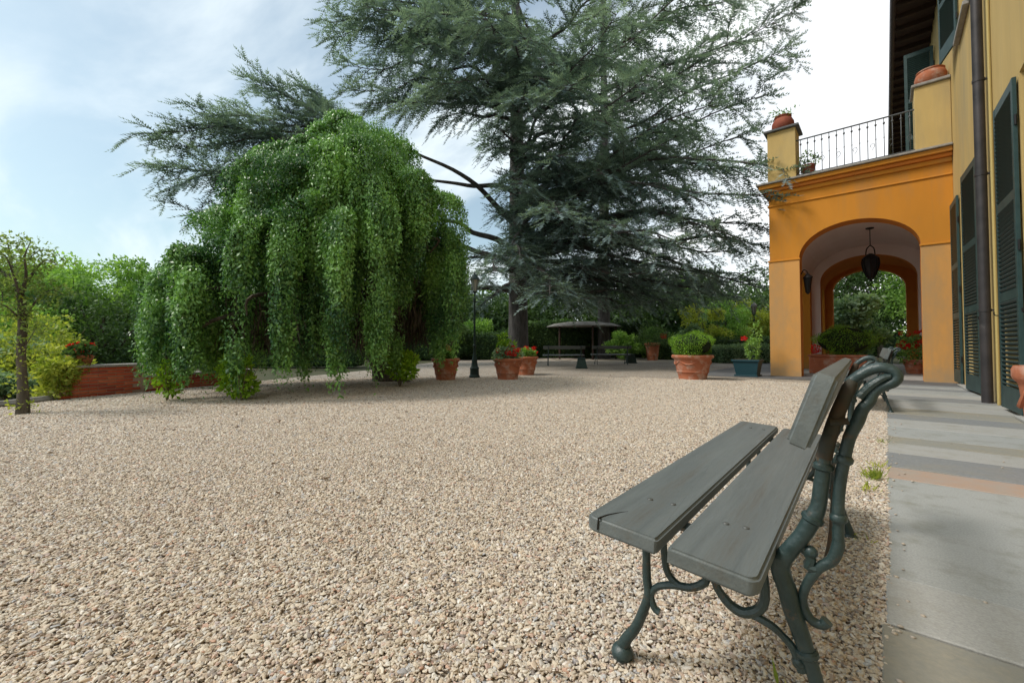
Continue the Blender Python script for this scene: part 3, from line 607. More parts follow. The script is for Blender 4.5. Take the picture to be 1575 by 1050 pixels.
def copy_tree(o,parent=None):
    c=o.copy(); col.objects.link(c); c.parent=parent
    for ch in list(o.children): copy_tree(ch,c)
    return c
def bench_copy(loc,rz,label):
    c=copy_tree(bench); c['label']=label; c.rotation_euler=(0,0,rz); c.location=loc; return c
bench_copy((.12,6.05,0),R(2.0),'second green bench farther along the pavement edge, mostly hidden behind the first bench')
# two benches near the cedar
def face(cx,cy,rz):   # put the middle of the copied bench at cx,cy
    v=Matrix.Rotation(rz,3,'Z')@Vector((-.27,1.75,0)); return (cx-v.x,cy-v.y,0)
bench_copy(face(-9.95,14.6,R(-50)),R(-50),'dark bench under the blue cedar, left of the tapered green box')
bench_copy(face(-9.05,16.9,R(-47)),R(-47),'dark bench under the blue cedar, right of the tapered green box')

# ================================================================== POTS AND PLANTS
def crown(parent,name,m,parts,w2=.5):
    """leafy mass from (centre, radii, count, leafsize) parts"""
    Vs=[];Fs=[];Ts=[];base=0
    for c,rad,n,ls in parts:
        P,D,Nn,L_=leafball_np(c,rad,n,ls); v,f=quadleaves(P,D,Nn,L_,L_*w2); Vs.append(v); Fs.append(f+base); base+=len(v); Ts.append(np.repeat(rng.random(n),4))
    return npmesh(name,np.concatenate(Vs),np.concatenate(Fs),m,parent,np.concatenate(Ts),4)
def pot_profile(R0,h):
    return [(R0*.66,0),(R0*.67,.02*h),(R0*.66,.05*h),(R0*.70,.20*h),(R0*.74,.28*h),(R0*.765,.30*h),(R0*.77,.33*h),(R0*.755,.35*h),(R0*.82,.60*h),(R0*.875,.80*h),(R0*.90,.84*h),(R0*.97,.87*h),(R0*1.0,.90*h),(R0*1.0,.965*h),(R0*.96,1.0*h),(R0*.88,.985*h),(R0*.84,.90*h)]
def pot(name,label,loc,R0,h,group=None,m='terracotta',deco=True):
    t=thing(name,label,'flower pot',loc,random.uniform(0,1),group)
    MB().lathe(pot_profile(R0,h),n=40).build('vessel',M[m],t)
    MB().lathe([(R0*.86,.90*h),(R0*.5,.93*h),(.001,.94*h)],n=20).build('soil',M['soil'],t)
    if deco:
        for k_ in range(6):
            a0=k_*PI/3; pts=[]
            for j in range(7):
                a=a0+j/6*PI/3; rr=R0*(.845+.012); z_=h*(.76-.14*math.sin(j/6*PI)); rr=R0*(.77+.105*((z_/h)-.35)/.45)+.004; pts.append((rr*math.cos(a),rr*math.sin(a),z_))
            MB().tube(pts,[.010,.014,.018,.02,.018,.014,.010],6,2).build('garland',M[m],t)
    return t
def geranium(t,z,rad,nflow,seed=0,m='red',leafm='leaf_mid',hh=.35):
    rr=random.Random(seed)
    crown(t,'foliage',M[leafm],[((rr.uniform(-.3,.3)*rad,rr.uniform(-.3,.3)*rad,z+hh*.35),(rad*.8,rad*.8,hh*.5),260,.07) for _ in range(4)],.8)
    parts=[]
    for k_ in range(nflow):
        a=rr.uniform(0,2*PI); q=rad*math.sqrt(rr.random()); c=(q*math.cos(a),q*math.sin(a),z+hh*rr.uniform(.35,1.0)); 
        o=crown(t,'flower_head',M[m],[(c,(.05,.05,.038),46,.035)],.9)
def boxball(t,z,rx,ry,rz_,n=9000,ls=.028):
    # clipped box: a dense rounded mass of small leaves over a near-black solid core
    MB().lathe([(max(.86*math.sin(PI*i/12),1e-4),z+rz_-.86*rz_*math.cos(PI*i/12)) for i in range(13)],n=24,sx=rx,sy=ry).build('core',M['leaf_core'],t)
    crown(t,'foliage',M['box'],[((0,0,z+rz_),(rx,ry,rz_),n,ls)],.6)
p=pot('terracotta_pot','large terracotta pot with clipped boxwood standing left of the portico',(-3.62,10.95,0),.49,.60); boxball(p,.52,.50,.50,.33)
p=pot('terracotta_pot','terracotta pot partly under the right edge of the weeping tree',(-8.05,6.75,0),.345,.52); geranium(p,.48,.22,4,3,'pinkfl','leaf_mid',.32)
p=pot('terracotta_pot','front terracotta pot of the pair full of red geraniums',(-7.02,7.86,0),.37,.52); geranium(p,.48,.33,22,4,'red','leaf_blue',.34)
crown(p,'sprig',M['lime'],[((-.12,.05,.95),(.13,.13,.16),160,.09),((.0,.05,.85),(.2,.1,.12),120,.09)],.35)
p=pot('terracotta_pot','rear terracotta pot of the pair behind the red geraniums',(-7.75,9.45,0),.36,.52); geranium(p,.48,.30,9,5,'red','leaf_mid',.30)
p=pot('terracotta_pot','small far terracotta pot before the dark hedge with a rounded shrub',(-9.72,22.9,0),.42,.95,deco=False); crown(p,'foliage',M['leaf_dark'],[((0,0,1.25),(.95,.95,.62),3500,.07)])
crown(p,'flower_head',M['red'],[((.75,.2,1.35),(.16,.16,.13),90,.07)],.9)
p=pot('terracotta_pot','terracotta pot of bright red geraniums inside the portico by the right wall',(.63,17.2,0),.27,.42); geranium(p,.40,.38,34,6,'red','leaf_mid',.85)
# pot on the brick wall
p=pot('terracotta_pot','small terracotta pot with red flowers standing on the brick wall',(-9.93,.62,.515),.17,.17,deco=False); geranium(p,.15,.17,9,8,'red','leaf_dark',.20)
# pots on the terrace
p=thing('round_pot','dark red round pot with a thin plant on the left terrace pier','flower pot',(-2.05,13.83,6.762))
MB().lathe([(.15,0),(.22,.05),(.27,.16),(.265,.26),(.22,.35),(.19,.38),(.21,.41),(.21,.44),(.17,.44),(.16,.38),(.001,.37)],n=28).build('vessel',M['terra_dark'],p)
crown(p,'foliage',M['leaf_mid'],[((0,0,.50),(.20,.20,.09),60,.09),((.28,-.1,.50),(.14,.14,.09),18,.09),((-.12,-.1,.56),(.15,.15,.08),22,.09)],.4)
t=thing('terracotta_bowl','wide red terracotta bowl on the right terrace pier','bowl',(.90,13.84,6.872))
MB().lathe([(.13,0),(.20,.03),(.27,.12),(.285,.22),(.26,.30),(.23,.33),(.25,.35),(.25,.37),(.21,.37),(.20,.30)],n=32).build('vessel',M['terracotta'],t)
MB().lathe([(.2,.33),(.001,.34)],n=16).build('soil',M['soil'],t)
p=pot('terracotta_pot','small dark pot behind the terrace railing beside the left pier',(-1.50,13.95,5.302),.17,.42,m='terra_dark',deco=False)
crown(p,'foliage',M['leaf_mid'],[((0,0,.55),(.2,.2,.25),150,.08)],.45)
# square planter with boxwood inside the portico
t=thing('square_planter','long red terracotta planter with clipped boxwood inside the portico','planter',(-.93,15.8,0))
b=MB(); b.cbox(-.80,.52,-.34,.34,.0,.50,.015); b.build('trough',M['terracotta'],t); MB().cbox(-.83,.55,-.37,.37,.502,.56,.01).build('rim',M['terracotta'],t)
boxball(t,.54,.72,.42,.44,9000,.032); 
p=crown(t,'flower_head',M['red'],[((-.66,-.1,.72),(.10,.10,.12),90,.05)],.9)
# blue-green planter left of portico pier
t=thing('rectangular_planter','blue-green rectangular planter against the left pier of the portico','planter',(-2.86,12.95,0))
MB().add([(-.20,-.22,0.01),(.28,-.22,0.01),(.28,.22,0.01),(-.20,.22,0.01),(-.28,-.26,.40),(.34,-.26,.40),(.34,.26,.40),(-.28,.26,.40)],[(3,2,1,0),(0,1,5,4),(1,2,6,5),(2,3,7,6),(3,0,4,7),(4,5,6,7)]).build('trough',M['planter_blue'],t)
MB().cbox(-.31,.37,-.29,.29,.40,.45,.008).build('rim',M['planter_blue'],t); MB().cbox(-.25,.32,-.25,.25,0,.05,.008).build('plinth',M['planter_blue'],t)
MB().box(-.28,.34,-.26,.26,.448,.456).build('soil',M['soil'],t)
crown(t,'foliage',M['leaf_mid'],[((.15,0,.75),(.16,.2,.35),380,.09),((.25,0,1.15),(.12,.12,.3),180,.09)],.35)
crown(t,'flower_head',M['red'],[((-.05,0,1.02),(.07,.07,.06),50,.04)],.9)
# lemon tree at the wall, right edge
p=pot('terracotta_pot','tall rimmed terracotta pot at the right edge close to the house wall',(.885,4.32,.012),.26,.70)
b=MB().tube([(0,0,.6),(.02,.01,1.3),(-.02,.02,1.9),(0,0,2.5)],[.035,.03,.025,.012],8)
for a,z0,r_,z1 in ((4.5,1.9,.12,2.6),(5.4,1.9,.2,2.8)): b.tube([(0,0,z0),(r_*.6*math.cos(a),r_*.6*math.sin(a),(z0+z1)/2),(r_*math.cos(a),r_*math.sin(a),z1)],[.016,.012,.006],6,3)
b.build('stem',M['bark'],p)
parts=[((.10,-.12,2.72),(.12,.2,.25),60,.11),((.22,-.45,2.3),(.10,.2,.3),50,.11),((-.185,-.20,2.66),(.035,.05,.05),6,.12)]
crown(p,'foliage',M['lemon'],parts,.42)
P=np.array([[-.20,.02,2.02],[-.17,.0,2.0],[-.16,-.02,1.97]]); 
# street furniture: lamp posts
def lamp_post(label,loc,hh,base=True):
    t=thing('lamp_post',label,'lamp post',loc,group='green garden lamp posts'); m=M['greencast']
    MB().lathe([(.14,0),(.14,.06),(.12,.08),(.115,.22),(.125,.25),(.09,.30),(.07,.42),(.075,.46),(.055,.50),(.04,.62),(.035,.80),(.05,.83),(.03,.86)],n=12).build('base',m,t)
    MB().lathe([(.028,.86),(.022,hh-.75),(.035,hh-.74),(.035,hh-.70),(.018,hh-.66),(.016,hh-.50)],n=10).build('pole',m,t)
    g_=MB().lathe([(.05,hh-.48),(.10,hh-.18)],n=6).build('lantern_glass',M['glass'],t)
    for k_ in range(6):
        a=k_*PI/3; MB().tube([(.052*math.cos(a),.052*math.sin(a),hh-.48),(.103*math.cos(a),.103*math.sin(a),hh-.18)],.006,5).build('glazing_bar',m,t)
    MB().lathe([(.02,hh-.53),(.055,hh-.50),(.055,hh-.48)],n=8).build('lantern_base',m,t)
    MB().lathe([(.13,hh-.18),(.12,hh-.15),(.05,hh-.05),(.02,hh-.03),(.025,hh),(.001,hh+.03)],n=12).build('lantern_cap',m,t)
    MB().tube([(-.14,0,hh-.75),(.14,0,hh-.75)],.008,6).build('ladder_bar',m,t)
    return t
lamp_post('dark green cast iron lamp post between the terracotta pots',(-7.95,7.62,0),2.70)
q=lamp_post('green lamp post with pale head beyond the blue-green planter left of the portico',(-3.93,19.15,0),2.55)
for ch in q.children:
    if ch.name.startswith('lantern_cap'): ch.data=ch.data.copy(); ch.data.materials[0]=M['glass']
# tapered green boxes
def taperbox(label,loc,s):
    t=thing('tapered_box',label,'box',loc,R(35),'tapered green boxes on the gravel')
    MB().add([(-.30*s,-.30*s,0),(.30*s,-.30*s,0),(.30*s,.30*s,0),(-.30*s,.30*s,0),(-.2*s,-.2*s,.52*s),(.2*s,-.2*s,.52*s),(.2*s,.2*s,.52*s),(-.2*s,.2*s,.52*s)],[(3,2,1,0),(0,1,5,4),(1,2,6,5),(2,3,7,6),(3,0,4,7),(4,5,6,7)]).build('body',M['greencast'],t)
    MB().cbox(-.23*s,.23*s,-.23*s,.23*s,.522*s,.57*s,.01).build('lid',M['greencast'],t); MB().cbox(-.33*s,.33*s,-.33*s,.33*s,.0,.05*s,.01).build('plinth',M['greencast'],t)
taperbox('dark green tapered box in front of the two far benches',(-8.33,13.35,0),.66)
taperbox('dark green tapered box before the hedge, farther back than its twin',(-8.97,18.7,0),.75)

# pergola with pale canopy at the back
t=thing('garden_pavilion','low pavilion with pale canopy in the shade behind the far benches','pavilion',(-14.2,23.0,0))
MB().lathe([(2.3,1.95),(2.28,2.0),(1.9,2.14),(1.0,2.26),(.001,2.32)],n=28,sx=1,sy=1).build('canopy',M['canvas'],t)
for k_ in range(6):
    a=k_*PI/3+.3; MB().tube([(2.0*math.cos(a),2.0*math.sin(a),0),(2.0*math.cos(a),2.0*math.sin(a),2.08)],.06,8).build('post',M['dkwood'],t)
MB().lathe([(.8,.72),(.8,.76)],n=20).build('table_top',M['dkwood'],t); MB().lathe([(.3,0),(.08,.05),(.07,.72)],n=12).build('table_leg',M['dkwood'],t)

# ================================================================== BRICK WALL
bw=thing('brick_wall','low red brick wall with grey coping at the left end of the yard','wall',(0,0,0))
A0=Vector((-9.60,.36,0)); Dn=Vector((-.37,.93,0)).normalized(); Sn=Vector((Dn.y,-Dn.x,0))  # Sn towards the yard
bm_={k:None for k in 'abc'}
for k_ in 'abc': bm_[k_]=MB().cbox(-.118,.118,-.055,.055,-.020,.020,.004).mesh('brick',M['brick_'+k_])
mort=MB()
def wall_run(s0,s1,h,cop=True):
    nc=int(round(h/.053)); ang=math.atan2(Dn.y,Dn.x)
    for c_ in range(nc):
        s=s0+.12+(.12 if c_%2 else 0)
        while s<s1-.10:
            p_=A0+Dn*s+Sn*(-.055+random.uniform(-.003,.004)); q=bpy.data.objects.new('brick',bm_[random.choice('aabbc')]); link(q,bw); q.location=(p_.x,p_.y,.027+c_*.053); q.rotation_euler=(random.uniform(-.01,.01),0,ang+random.uniform(-.012,.012)); s+=.245
    T=Matrix.Translation(A0)@Matrix.Rotation(ang,4,'Z')
    mort.box(s0,s1,.012,.30,0,nc*.053,T)
    if cop:
        s=s0-.03
        while s<s1: MB().cbox(s,min(s+.6,s1+.04)-.006,-.03,.34,nc*.053+.002,nc*.053+.04,.006,T).build('coping_stone',M['stone'],bw); s+=.6
wall_run(0,1.16,.47); wall_run(1.17,3.3,.26)
mort.build('mortar_core',M['mortar'],bw)
t=thing('bed_edging','dark stone edging along the planting bed left of the brick wall','edging',(0,0,0))
MB().tube([(-8.3,-2.2,.02),(-8.9,-.55,.03),(-9.35,.05,.03),(-9.62,.30,.03)],.06,6,4).build('kerb',M['stone'],t)

# ================================================================== TREES
def tree_mesh_leaves(parent,name,m,P,D,Nn,L_,w2,tint):
    v,f=quadleaves(P,D,Nn,L_,L_*w2); return npmesh(name,v,f,m,parent,np.repeat(tint,4),4)
def leafy_tree(name,label,loc,h,spread,m,n,ls,seed,trunk_h=.25,r0=.12,group=None,cat='tree',blobs=14,zsq=.75):
    rr=random.Random(seed); t=thing(name,label,cat,loc,group=group)
    b=MB(); b.tube([(0,0,0),(rr.uniform(-.1,.1),0,h*.3),(rr.uniform(-.2,.2),rr.uniform(-.2,.2),h*.75)],[r0,r0*.75,r0*.2],8,4)
    cs=[]
    for k_ in range(blobs):
        a=rr.uniform(0,2*PI); q=spread*rr.uniform(.15,.72); z=h*(trunk_h+(1-trunk_h)*rr.uniform(.15,.86)); q*=math.sqrt(max(.15,1-((z/h-.5)/.62)**2))
        c=(q*math.cos(a),q*math.sin(a),z); rad=spread*rr.uniform(.25,.45); cs.append((c,rad))
        b.tube([(0,0,z*.45),(c[0]*.5,c[1]*.5,z*.72),(c[0],c[1],z)],[r0*.35,r0*.22,r0*.06],5,3)
    b.build('trunk',M['bark'],t)
    Ps=[];Ds=[];Ns=[];Ls=[];Ts=[]
    for c,rad in cs:
        k_=n//blobs; P,D,Nn,L_=leafball_np(c,(rad,rad,rad*zsq),k_,ls,.35,.16); Ps.append(P);Ds.append(D);Ns.append(Nn);Ls.append(L_)
        # a soft clump tint plus leaf to leaf variation
        Ts.append(np.clip(rr.uniform(.25,.7)+rng.normal(0,.22,k_),0,1))
    tree_mesh_leaves(t,'crown',m,np.concatenate(Ps),np.concatenate(Ds),np.concatenate(Ns),np.concatenate(Ls),.55,np.concatenate(Ts))
    return t
# ---- cedar
def needle_twig():
    """flat spiky twig along +x, length 1"""
    rr=random.Random(3); v=[];f=[]
    def tri(p,d,l_,w_):
        d=Vector(d).normalized(); s=d.cross(Vector((rr.uniform(-.5,.5),rr.uniform(-.5,.5),1))).normalized()
        b=len(v); v.extend([tuple(Vector(p)-s*w_/2),tuple(Vector(p)+s*w_/2),tuple(Vector(p)+d*l_)]); f.append((b,b+1,b+2))
    tri((-.05,0,0),(1,0,0),1.1,.05)
    for i in range(6):
        x=.03+i*.16
        for sd in (-1,1):
            tri((x+rr.uniform(-.03,.03),0,0),(rr.uniform(.35,.8),sd,rr.uniform(-.1,.5)),.27*(1-.3*x)*rr.uniform(.8,1.2),.10)
    tri((.9,0,0),(1,.2,.2),.25,.06)
    return np.array(v,np.float32),np.array(f,np.int32)
TW_V,TW_F=needle_twig()
def place_twigs(parent,name,m,P,D,U,S,tint,nmax=None):
    P=np.array(P);D=unit(np.array(D));U=np.array(U);S=np.array(S)
    Y=unit(np.cross(U,D)); Z=np.cross(D,Y)
    Vt=TW_V[None]*S[:,None,None]
    W=P[:,None]+Vt[...,0:1]*D[:,None]+Vt[...,1:2]*Y[:,None]+Vt[...,2:3]*Z[:,None]
    n=len(P); k=len(TW_V); Fq=(TW_F[None]+(np.arange(n)*k)[:,None,None]).reshape(-1,3)
    return npmesh(name,W.reshape(-1,3),Fq,m,parent,np.repeat(np.array(tint),k),3)
def cedar(name,label,base,trunk_pts,trunk_r,limbs,m,seed):
    rr=random.Random(seed); t=thing(name,label,'tree',base); B=Vector(base)
    tb=MB(); tb.tube([Vector(p)-B for p in trunk_pts],trunk_r,14,5)
    P=[];D=[];U=[];S=[];T=[]
    def tw(p,d,u,s,ti): P.append(tuple(p));D.append(tuple(d));U.append(tuple(u));S.append(s);T.append(min(1,max(0,ti)))
    for (p0,p1,arch,r0,f0,dens,size) in limbs:
        p0=Vector(p0)-B;p1=Vector(p1)-B; Ln=(p1-p0).length
        mid=(p0+p1)/2+Vector((rr.uniform(-.04,.04)*Ln,rr.uniform(-.04,.04)*Ln,arch*Ln))
        def bz(t_): return p0*(1-t_)**2+mid*2*t_*(1-t_)+p1*t_*t_
        wob=[Vector((rr.uniform(-1,1),rr.uniform(-1,1),rr.uniform(-.7,.7)))*.035*Ln for _ in range(7)]
        pts=[bz(i/6)+(wob[i] if 0<i<6 else Vector()) for i in range(7)]
        tb.tube(pts,[r0,r0*.85,r0*.7,r0*.55,r0*.4,r0*.24,r0*.07],7,3)
        clump=rr.uniform(-.15,.2)
        def pos(t_):
            x=t_*6; i=min(5,int(x)); return pts[i].lerp(pts[i+1],x-i)
        ns=int(Ln*(1-f0)*dens/.15)
        for i in range(ns):
            t_=f0+(1-f0)*(i+rr.random())/ns; q=pos(t_); ax=(pos(min(1,t_+.05))-pos(max(0,t_-.05))).normalized()
            side=ax.cross(Vector((0,0,1)));
            if side.length<.2: side=Vector((math.cos(i),math.sin(i),0))
            side.normalize(); sg=1 if i%2 else -1
            an=rr.uniform(.45,1.15)
            d=(ax*math.cos(an)+side*sg*math.sin(an)+Vector((0,0,rr.uniform(-.6,.42)))).normalized()
            L2=size*rr.uniform(.5,1.3)*(1.15-.55*t_)*min(1,.5+(t_-f0)*3)
            tip=q+d*L2+Vector((0,0,-L2*rr.uniform(.0,.5)))
            m1=q+d*L2*.5+Vector((0,0,.05*L2))
            tb.tube([q,m1,tip],[r0*.12+.008,.010,.004],3,1,cap=False)
            nt_=max(3,int(L2/.10))
            for j in range(nt_):
                u_=.12+.88*(j+rr.random()*.6)/nt_; qq=q.lerp(m1,u_*2) if u_<.5 else m1.lerp(tip,u_*2-1)
                dd=(tip-q).normalized(); s2=dd.cross(Vector((0,0,1)))
                s2=s2.normalized() if s2.length>.1 else side
                a2=rr.uniform(.35,.95)*(1 if j%2 else -1)
                td=(dd*math.cos(a2)+s2*math.sin(a2)+Vector((0,0,rr.uniform(-.35,.5)))).normalized()
                tw(qq,td,(rr.uniform(-.25,.25),rr.uniform(-.25,.25),1),rr.uniform(.36,.66)*(1.1-.35*u_),.42+clump+rr.gauss(0,.2))
            tw(tip,dd,(0,0,1),.42,.6+clump)
        tw(p1,(p1-pos(.9)).normalized(),(0,0,1),.6,.6)
    tb.build('trunk',M['bark_cedar'],t)
    place_twigs(t,'crown',m,P,D,U,S,T)
    return t,len(P)
TB=(-13.92,16.4,0)
def tz(z,k=0): # point on the trunk axis of the big cedar
    return (TB[0]-.02*z,TB[1]+.012*z,z)
tips=[# px,py,depth,z0,arch,start of foliage,density,size
 # right, low
 (1150,420,16.5,4.2,.10,.25,1,1.7),(1165,345,13.5,6.5,.10,.3,1,1.7),(1095,440,17,3.6,.08,.25,1,1.6),(1180,380,14.5,5.2,.12,.3,1,1.7),(1010,420,14.5,3.8,.10,.2,1,1.6),
 (900,462,14.5,4.4,.14,.35,1.2,1.4),(845,455,13.5,4.6,.16,.4,1.2,1.4),(950,350,13,7.2,.10,.2,1,1.7),(1060,300,13,8.5,.10,.25,1,1.8),(1165,262,14,9.2,.10,.3,1,1.7),(1050,375,12.5,6.2,.12,.25,1,1.7),
 (1195,300,11.6,8,.12,.5,1.1,1.0),(1225,262,11.5,8.6,.13,.55,1.1,.9),(1120,360,12.5,6.8,.12,.35,1,1.5),(980,455,18,3.4,.08,.2,1,1.6),(1060,455,20,3.8,.08,.2,1,1.7),(1130,385,19,5.6,.08,.2,1,1.7),
 # right, upper
 (1215,75,17,14,.06,.25,1,1.9),(1180,145,16,12,.08,.25,1,1.8),(1225,15,18,17,.03,.25,1,1.9),(1100,160,13.5,11.5,.08,.25,1,1.8),(1130,60,14.5,14.5,.05,.25,1,1.9),(1000,110,13,13.5,.07,.2,1,1.8),
 (1040,210,14,10.5,.09,.2,1,1.8),(1150,205,15.5,10.5,.08,.25,1,1.8),(1080,-30,15,17.5,.0,.25,1,1.9),(950,20,13.5,15.5,.04,.2,1,1.8),(1190,-40,18,19,.0,.3,1,1.9),(1000,-60,17,20,.0,.2,1,1.8),(1090,100,19,14,.05,.2,1,1.8),(1020,30,20,17,.03,.2,1,1.8),
 # top and left upper
 (860,-60,15,19,.0,.2,1,1.8),(760,-70,15,19,.0,.2,1,1.8),(660,-60,15.5,19,.0,.2,1,1.8),(580,-40,17,19,.0,.25,1,1.8),(520,-20,18,18,.03,.3,1,1.7),
 (508,35,18,16.5,.05,.3,1,1.7),(530,100,17.5,14.5,.06,.35,1,1.6),(570,160,17.5,13,.07,.4,1,1.5),(615,160,15,13,.07,.35,1,1.5),(645,70,14,15,.05,.25,1,1.7),(700,130,14,13,.08,.3,1,1.6),(740,20,13.5,16,.03,.25,1,1.7),(590,60,19,16.5,.04,.25,1,1.7),(680,180,19,12.5,.05,.4,.9,1.4),(515,60,18.5,17,.02,.3,1,1.8),(545,140,16.5,14,.06,.4,1,1.5),(625,20,14.5,17,.02,.25,1,1.8),(560,10,17,18,.02,.25,1,1.8),(655,135,15.5,13,.05,.3,1,1.5),
 (820,60,13,15,.06,.25,1,1.7),(880,130,12.5,13,.08,.25,1,1.7),(800,150,13.5,12.5,.08,.3,1,1.5),
 # left: four bare arching limbs that pass behind the weeping tree
 (560,215,17.5,6.8,.20,.9,.6,1.2),(590,275,18.5,8.6,.05,.9,.6,1.2),(585,335,18,5.6,.15,.9,.6,1.2),(600,372,18.5,4.6,.14,.9,.6,1.2),
 # middle, in front of the trunk
 (775,200,15.5,9.5,.10,.3,1,1.5),(800,285,14.5,8,.12,.3,1,1.5),(860,330,13.5,7.5,.12,.3,1.1,1.5),(720,440,16,4.6,.10,.55,1,1.2),(760,420,14.5,5.4,.14,.35,1.1,1.4),(700,400,18,5,.1,.5,.9,1.2),(800,400,14,6,.15,.3,1.1,1.4),(870,240,13.5,9.5,.11,.25,1,1.6),(930,270,14,9,.1,.2,1,1.6),(940,190,14,11,.09,.2,1,1.7),(990,300,16,8,.08,.2,1,1.7),(830,110,16,14,.05,.1,1.1,1.6),(765,60,17,15,.04,.1,1.1,1.5),(770,330,18,7.5,.08,.1,1.2,1.2),(830,370,17.5,6.5,.1,.1,1.2,1.2),(780,110,17,13.5,.04,.1,1.1,1.4),
 (660,450,19,3.6,.1,.5,.8,1.2),(900,400,15,5.5,.12,.2,1,1.5),(1120,455,18,4.8,.12,.3,1,1.6),(1030,465,19,4.6,.12,.25,1,1.5),(960,470,20,4.2,.1,.2,1,1.5),(880,470,19,4.2,.1,.2,1,1.4),(1160,440,15,5.6,.14,.4,1,1.5),(1080,420,15,5.4,.13,.3,1,1.7),(740,470,20,4,.1,.3,.8,1.2)]
limbs=[]
for (qx,qy,qd,px,py,d,ar,f0,dn,sz) in [(560,215,17.5,225,205,15.5,.02,.35,1.2,1.4),(560,215,17.5,300,172,16.5,.04,.3,1.2,1.6),(560,215,17.5,388,128,17.5,.02,.25,1.2,1.7),(590,275,18.5,470,135,19,.0,.3,1.1,1.6),
  (585,335,18,240,255,15,.14,.4,1.2,1.4),(585,335,18,290,330,15.5,.14,.35,1.2,1.4),(560,215,17.5,350,195,17,.02,.25,1.2,1.6),(590,275,18.5,430,165,18,.02,.25,1.1,1.7),(585,335,18,330,265,17,.12,.3,1.1,1.5),(590,275,18.5,420,230,19,.06,.2,1.1,1.6),(560,215,17.5,262,290,14.8,.13,.5,1.2,1.2),(560,215,17.5,505,160,20,.03,.3,1,1.5),(560,215,17.5,268,225,15.6,.08,.4,1.1,1.3)]:
    limbs.append((at(qx,qy,qd),at(px,py,d),ar,.085,f0,dn,sz))
for i,(px,py,d,z0,ar,f0,dn,sz) in enumerate(tips): limbs.append((tz(max(3,z0-5) if (px>940 and z0>10) else z0),at(px,py,d),ar,.10+.008*max(0,14-z0),f0,dn*(.67 if px>900 else .84),sz))
rr_=random.Random(5)
for i in range(9): # the far side of the crown
    a=rr_.uniform(.15*PI,.95*PI)-R(20); z=rr_.uniform(5,20); q=rr_.uniform(6,10.5)*(1-.25*(z-5)/15)
    limbs.append((tz(z),(TB[0]+q*math.cos(a),TB[1]+q*math.sin(a),z+rr_.uniform(-.5,1.5)),.06,.12,.25,.8,1.8))
_,nt1=cedar('cedar_tree','huge old blue cedar towering over the yard behind the weeping tree',TB,[tz(-.2),tz(.6),tz(3),tz(7),tz(12),tz(18),tz(25)],[.75,.52,.47,.42,.34,.22,.06],limbs,M['cedar'],11)
# second conifer behind
TC=Vector((-13.2,23.8,0)); l2=[]
for i in range(30):
    z=3.0+i*.74+rr_.uniform(-.3,.3); a=i*2.4+rr_.uniform(-.4,.4); q=(7.2-.20*z)*rr_.uniform(.75,1.1)
    l2.append(((TC.x,TC.y,z),(TC.x+q*math.cos(a),TC.y+q*math.sin(a),z+rr_.uniform(-1.0,1.2)),.05,.10,.2,.8,1.7))
_,nt2=cedar('conifer_tree','dark conifer standing behind and to the right of the blue cedar',TC,[TC,TC+Vector((0,0,6)),TC+Vector((.1,0,14)),TC+Vector((0,0,27))],[.42,.34,.26,.05],l2,M['cedar2'],12)

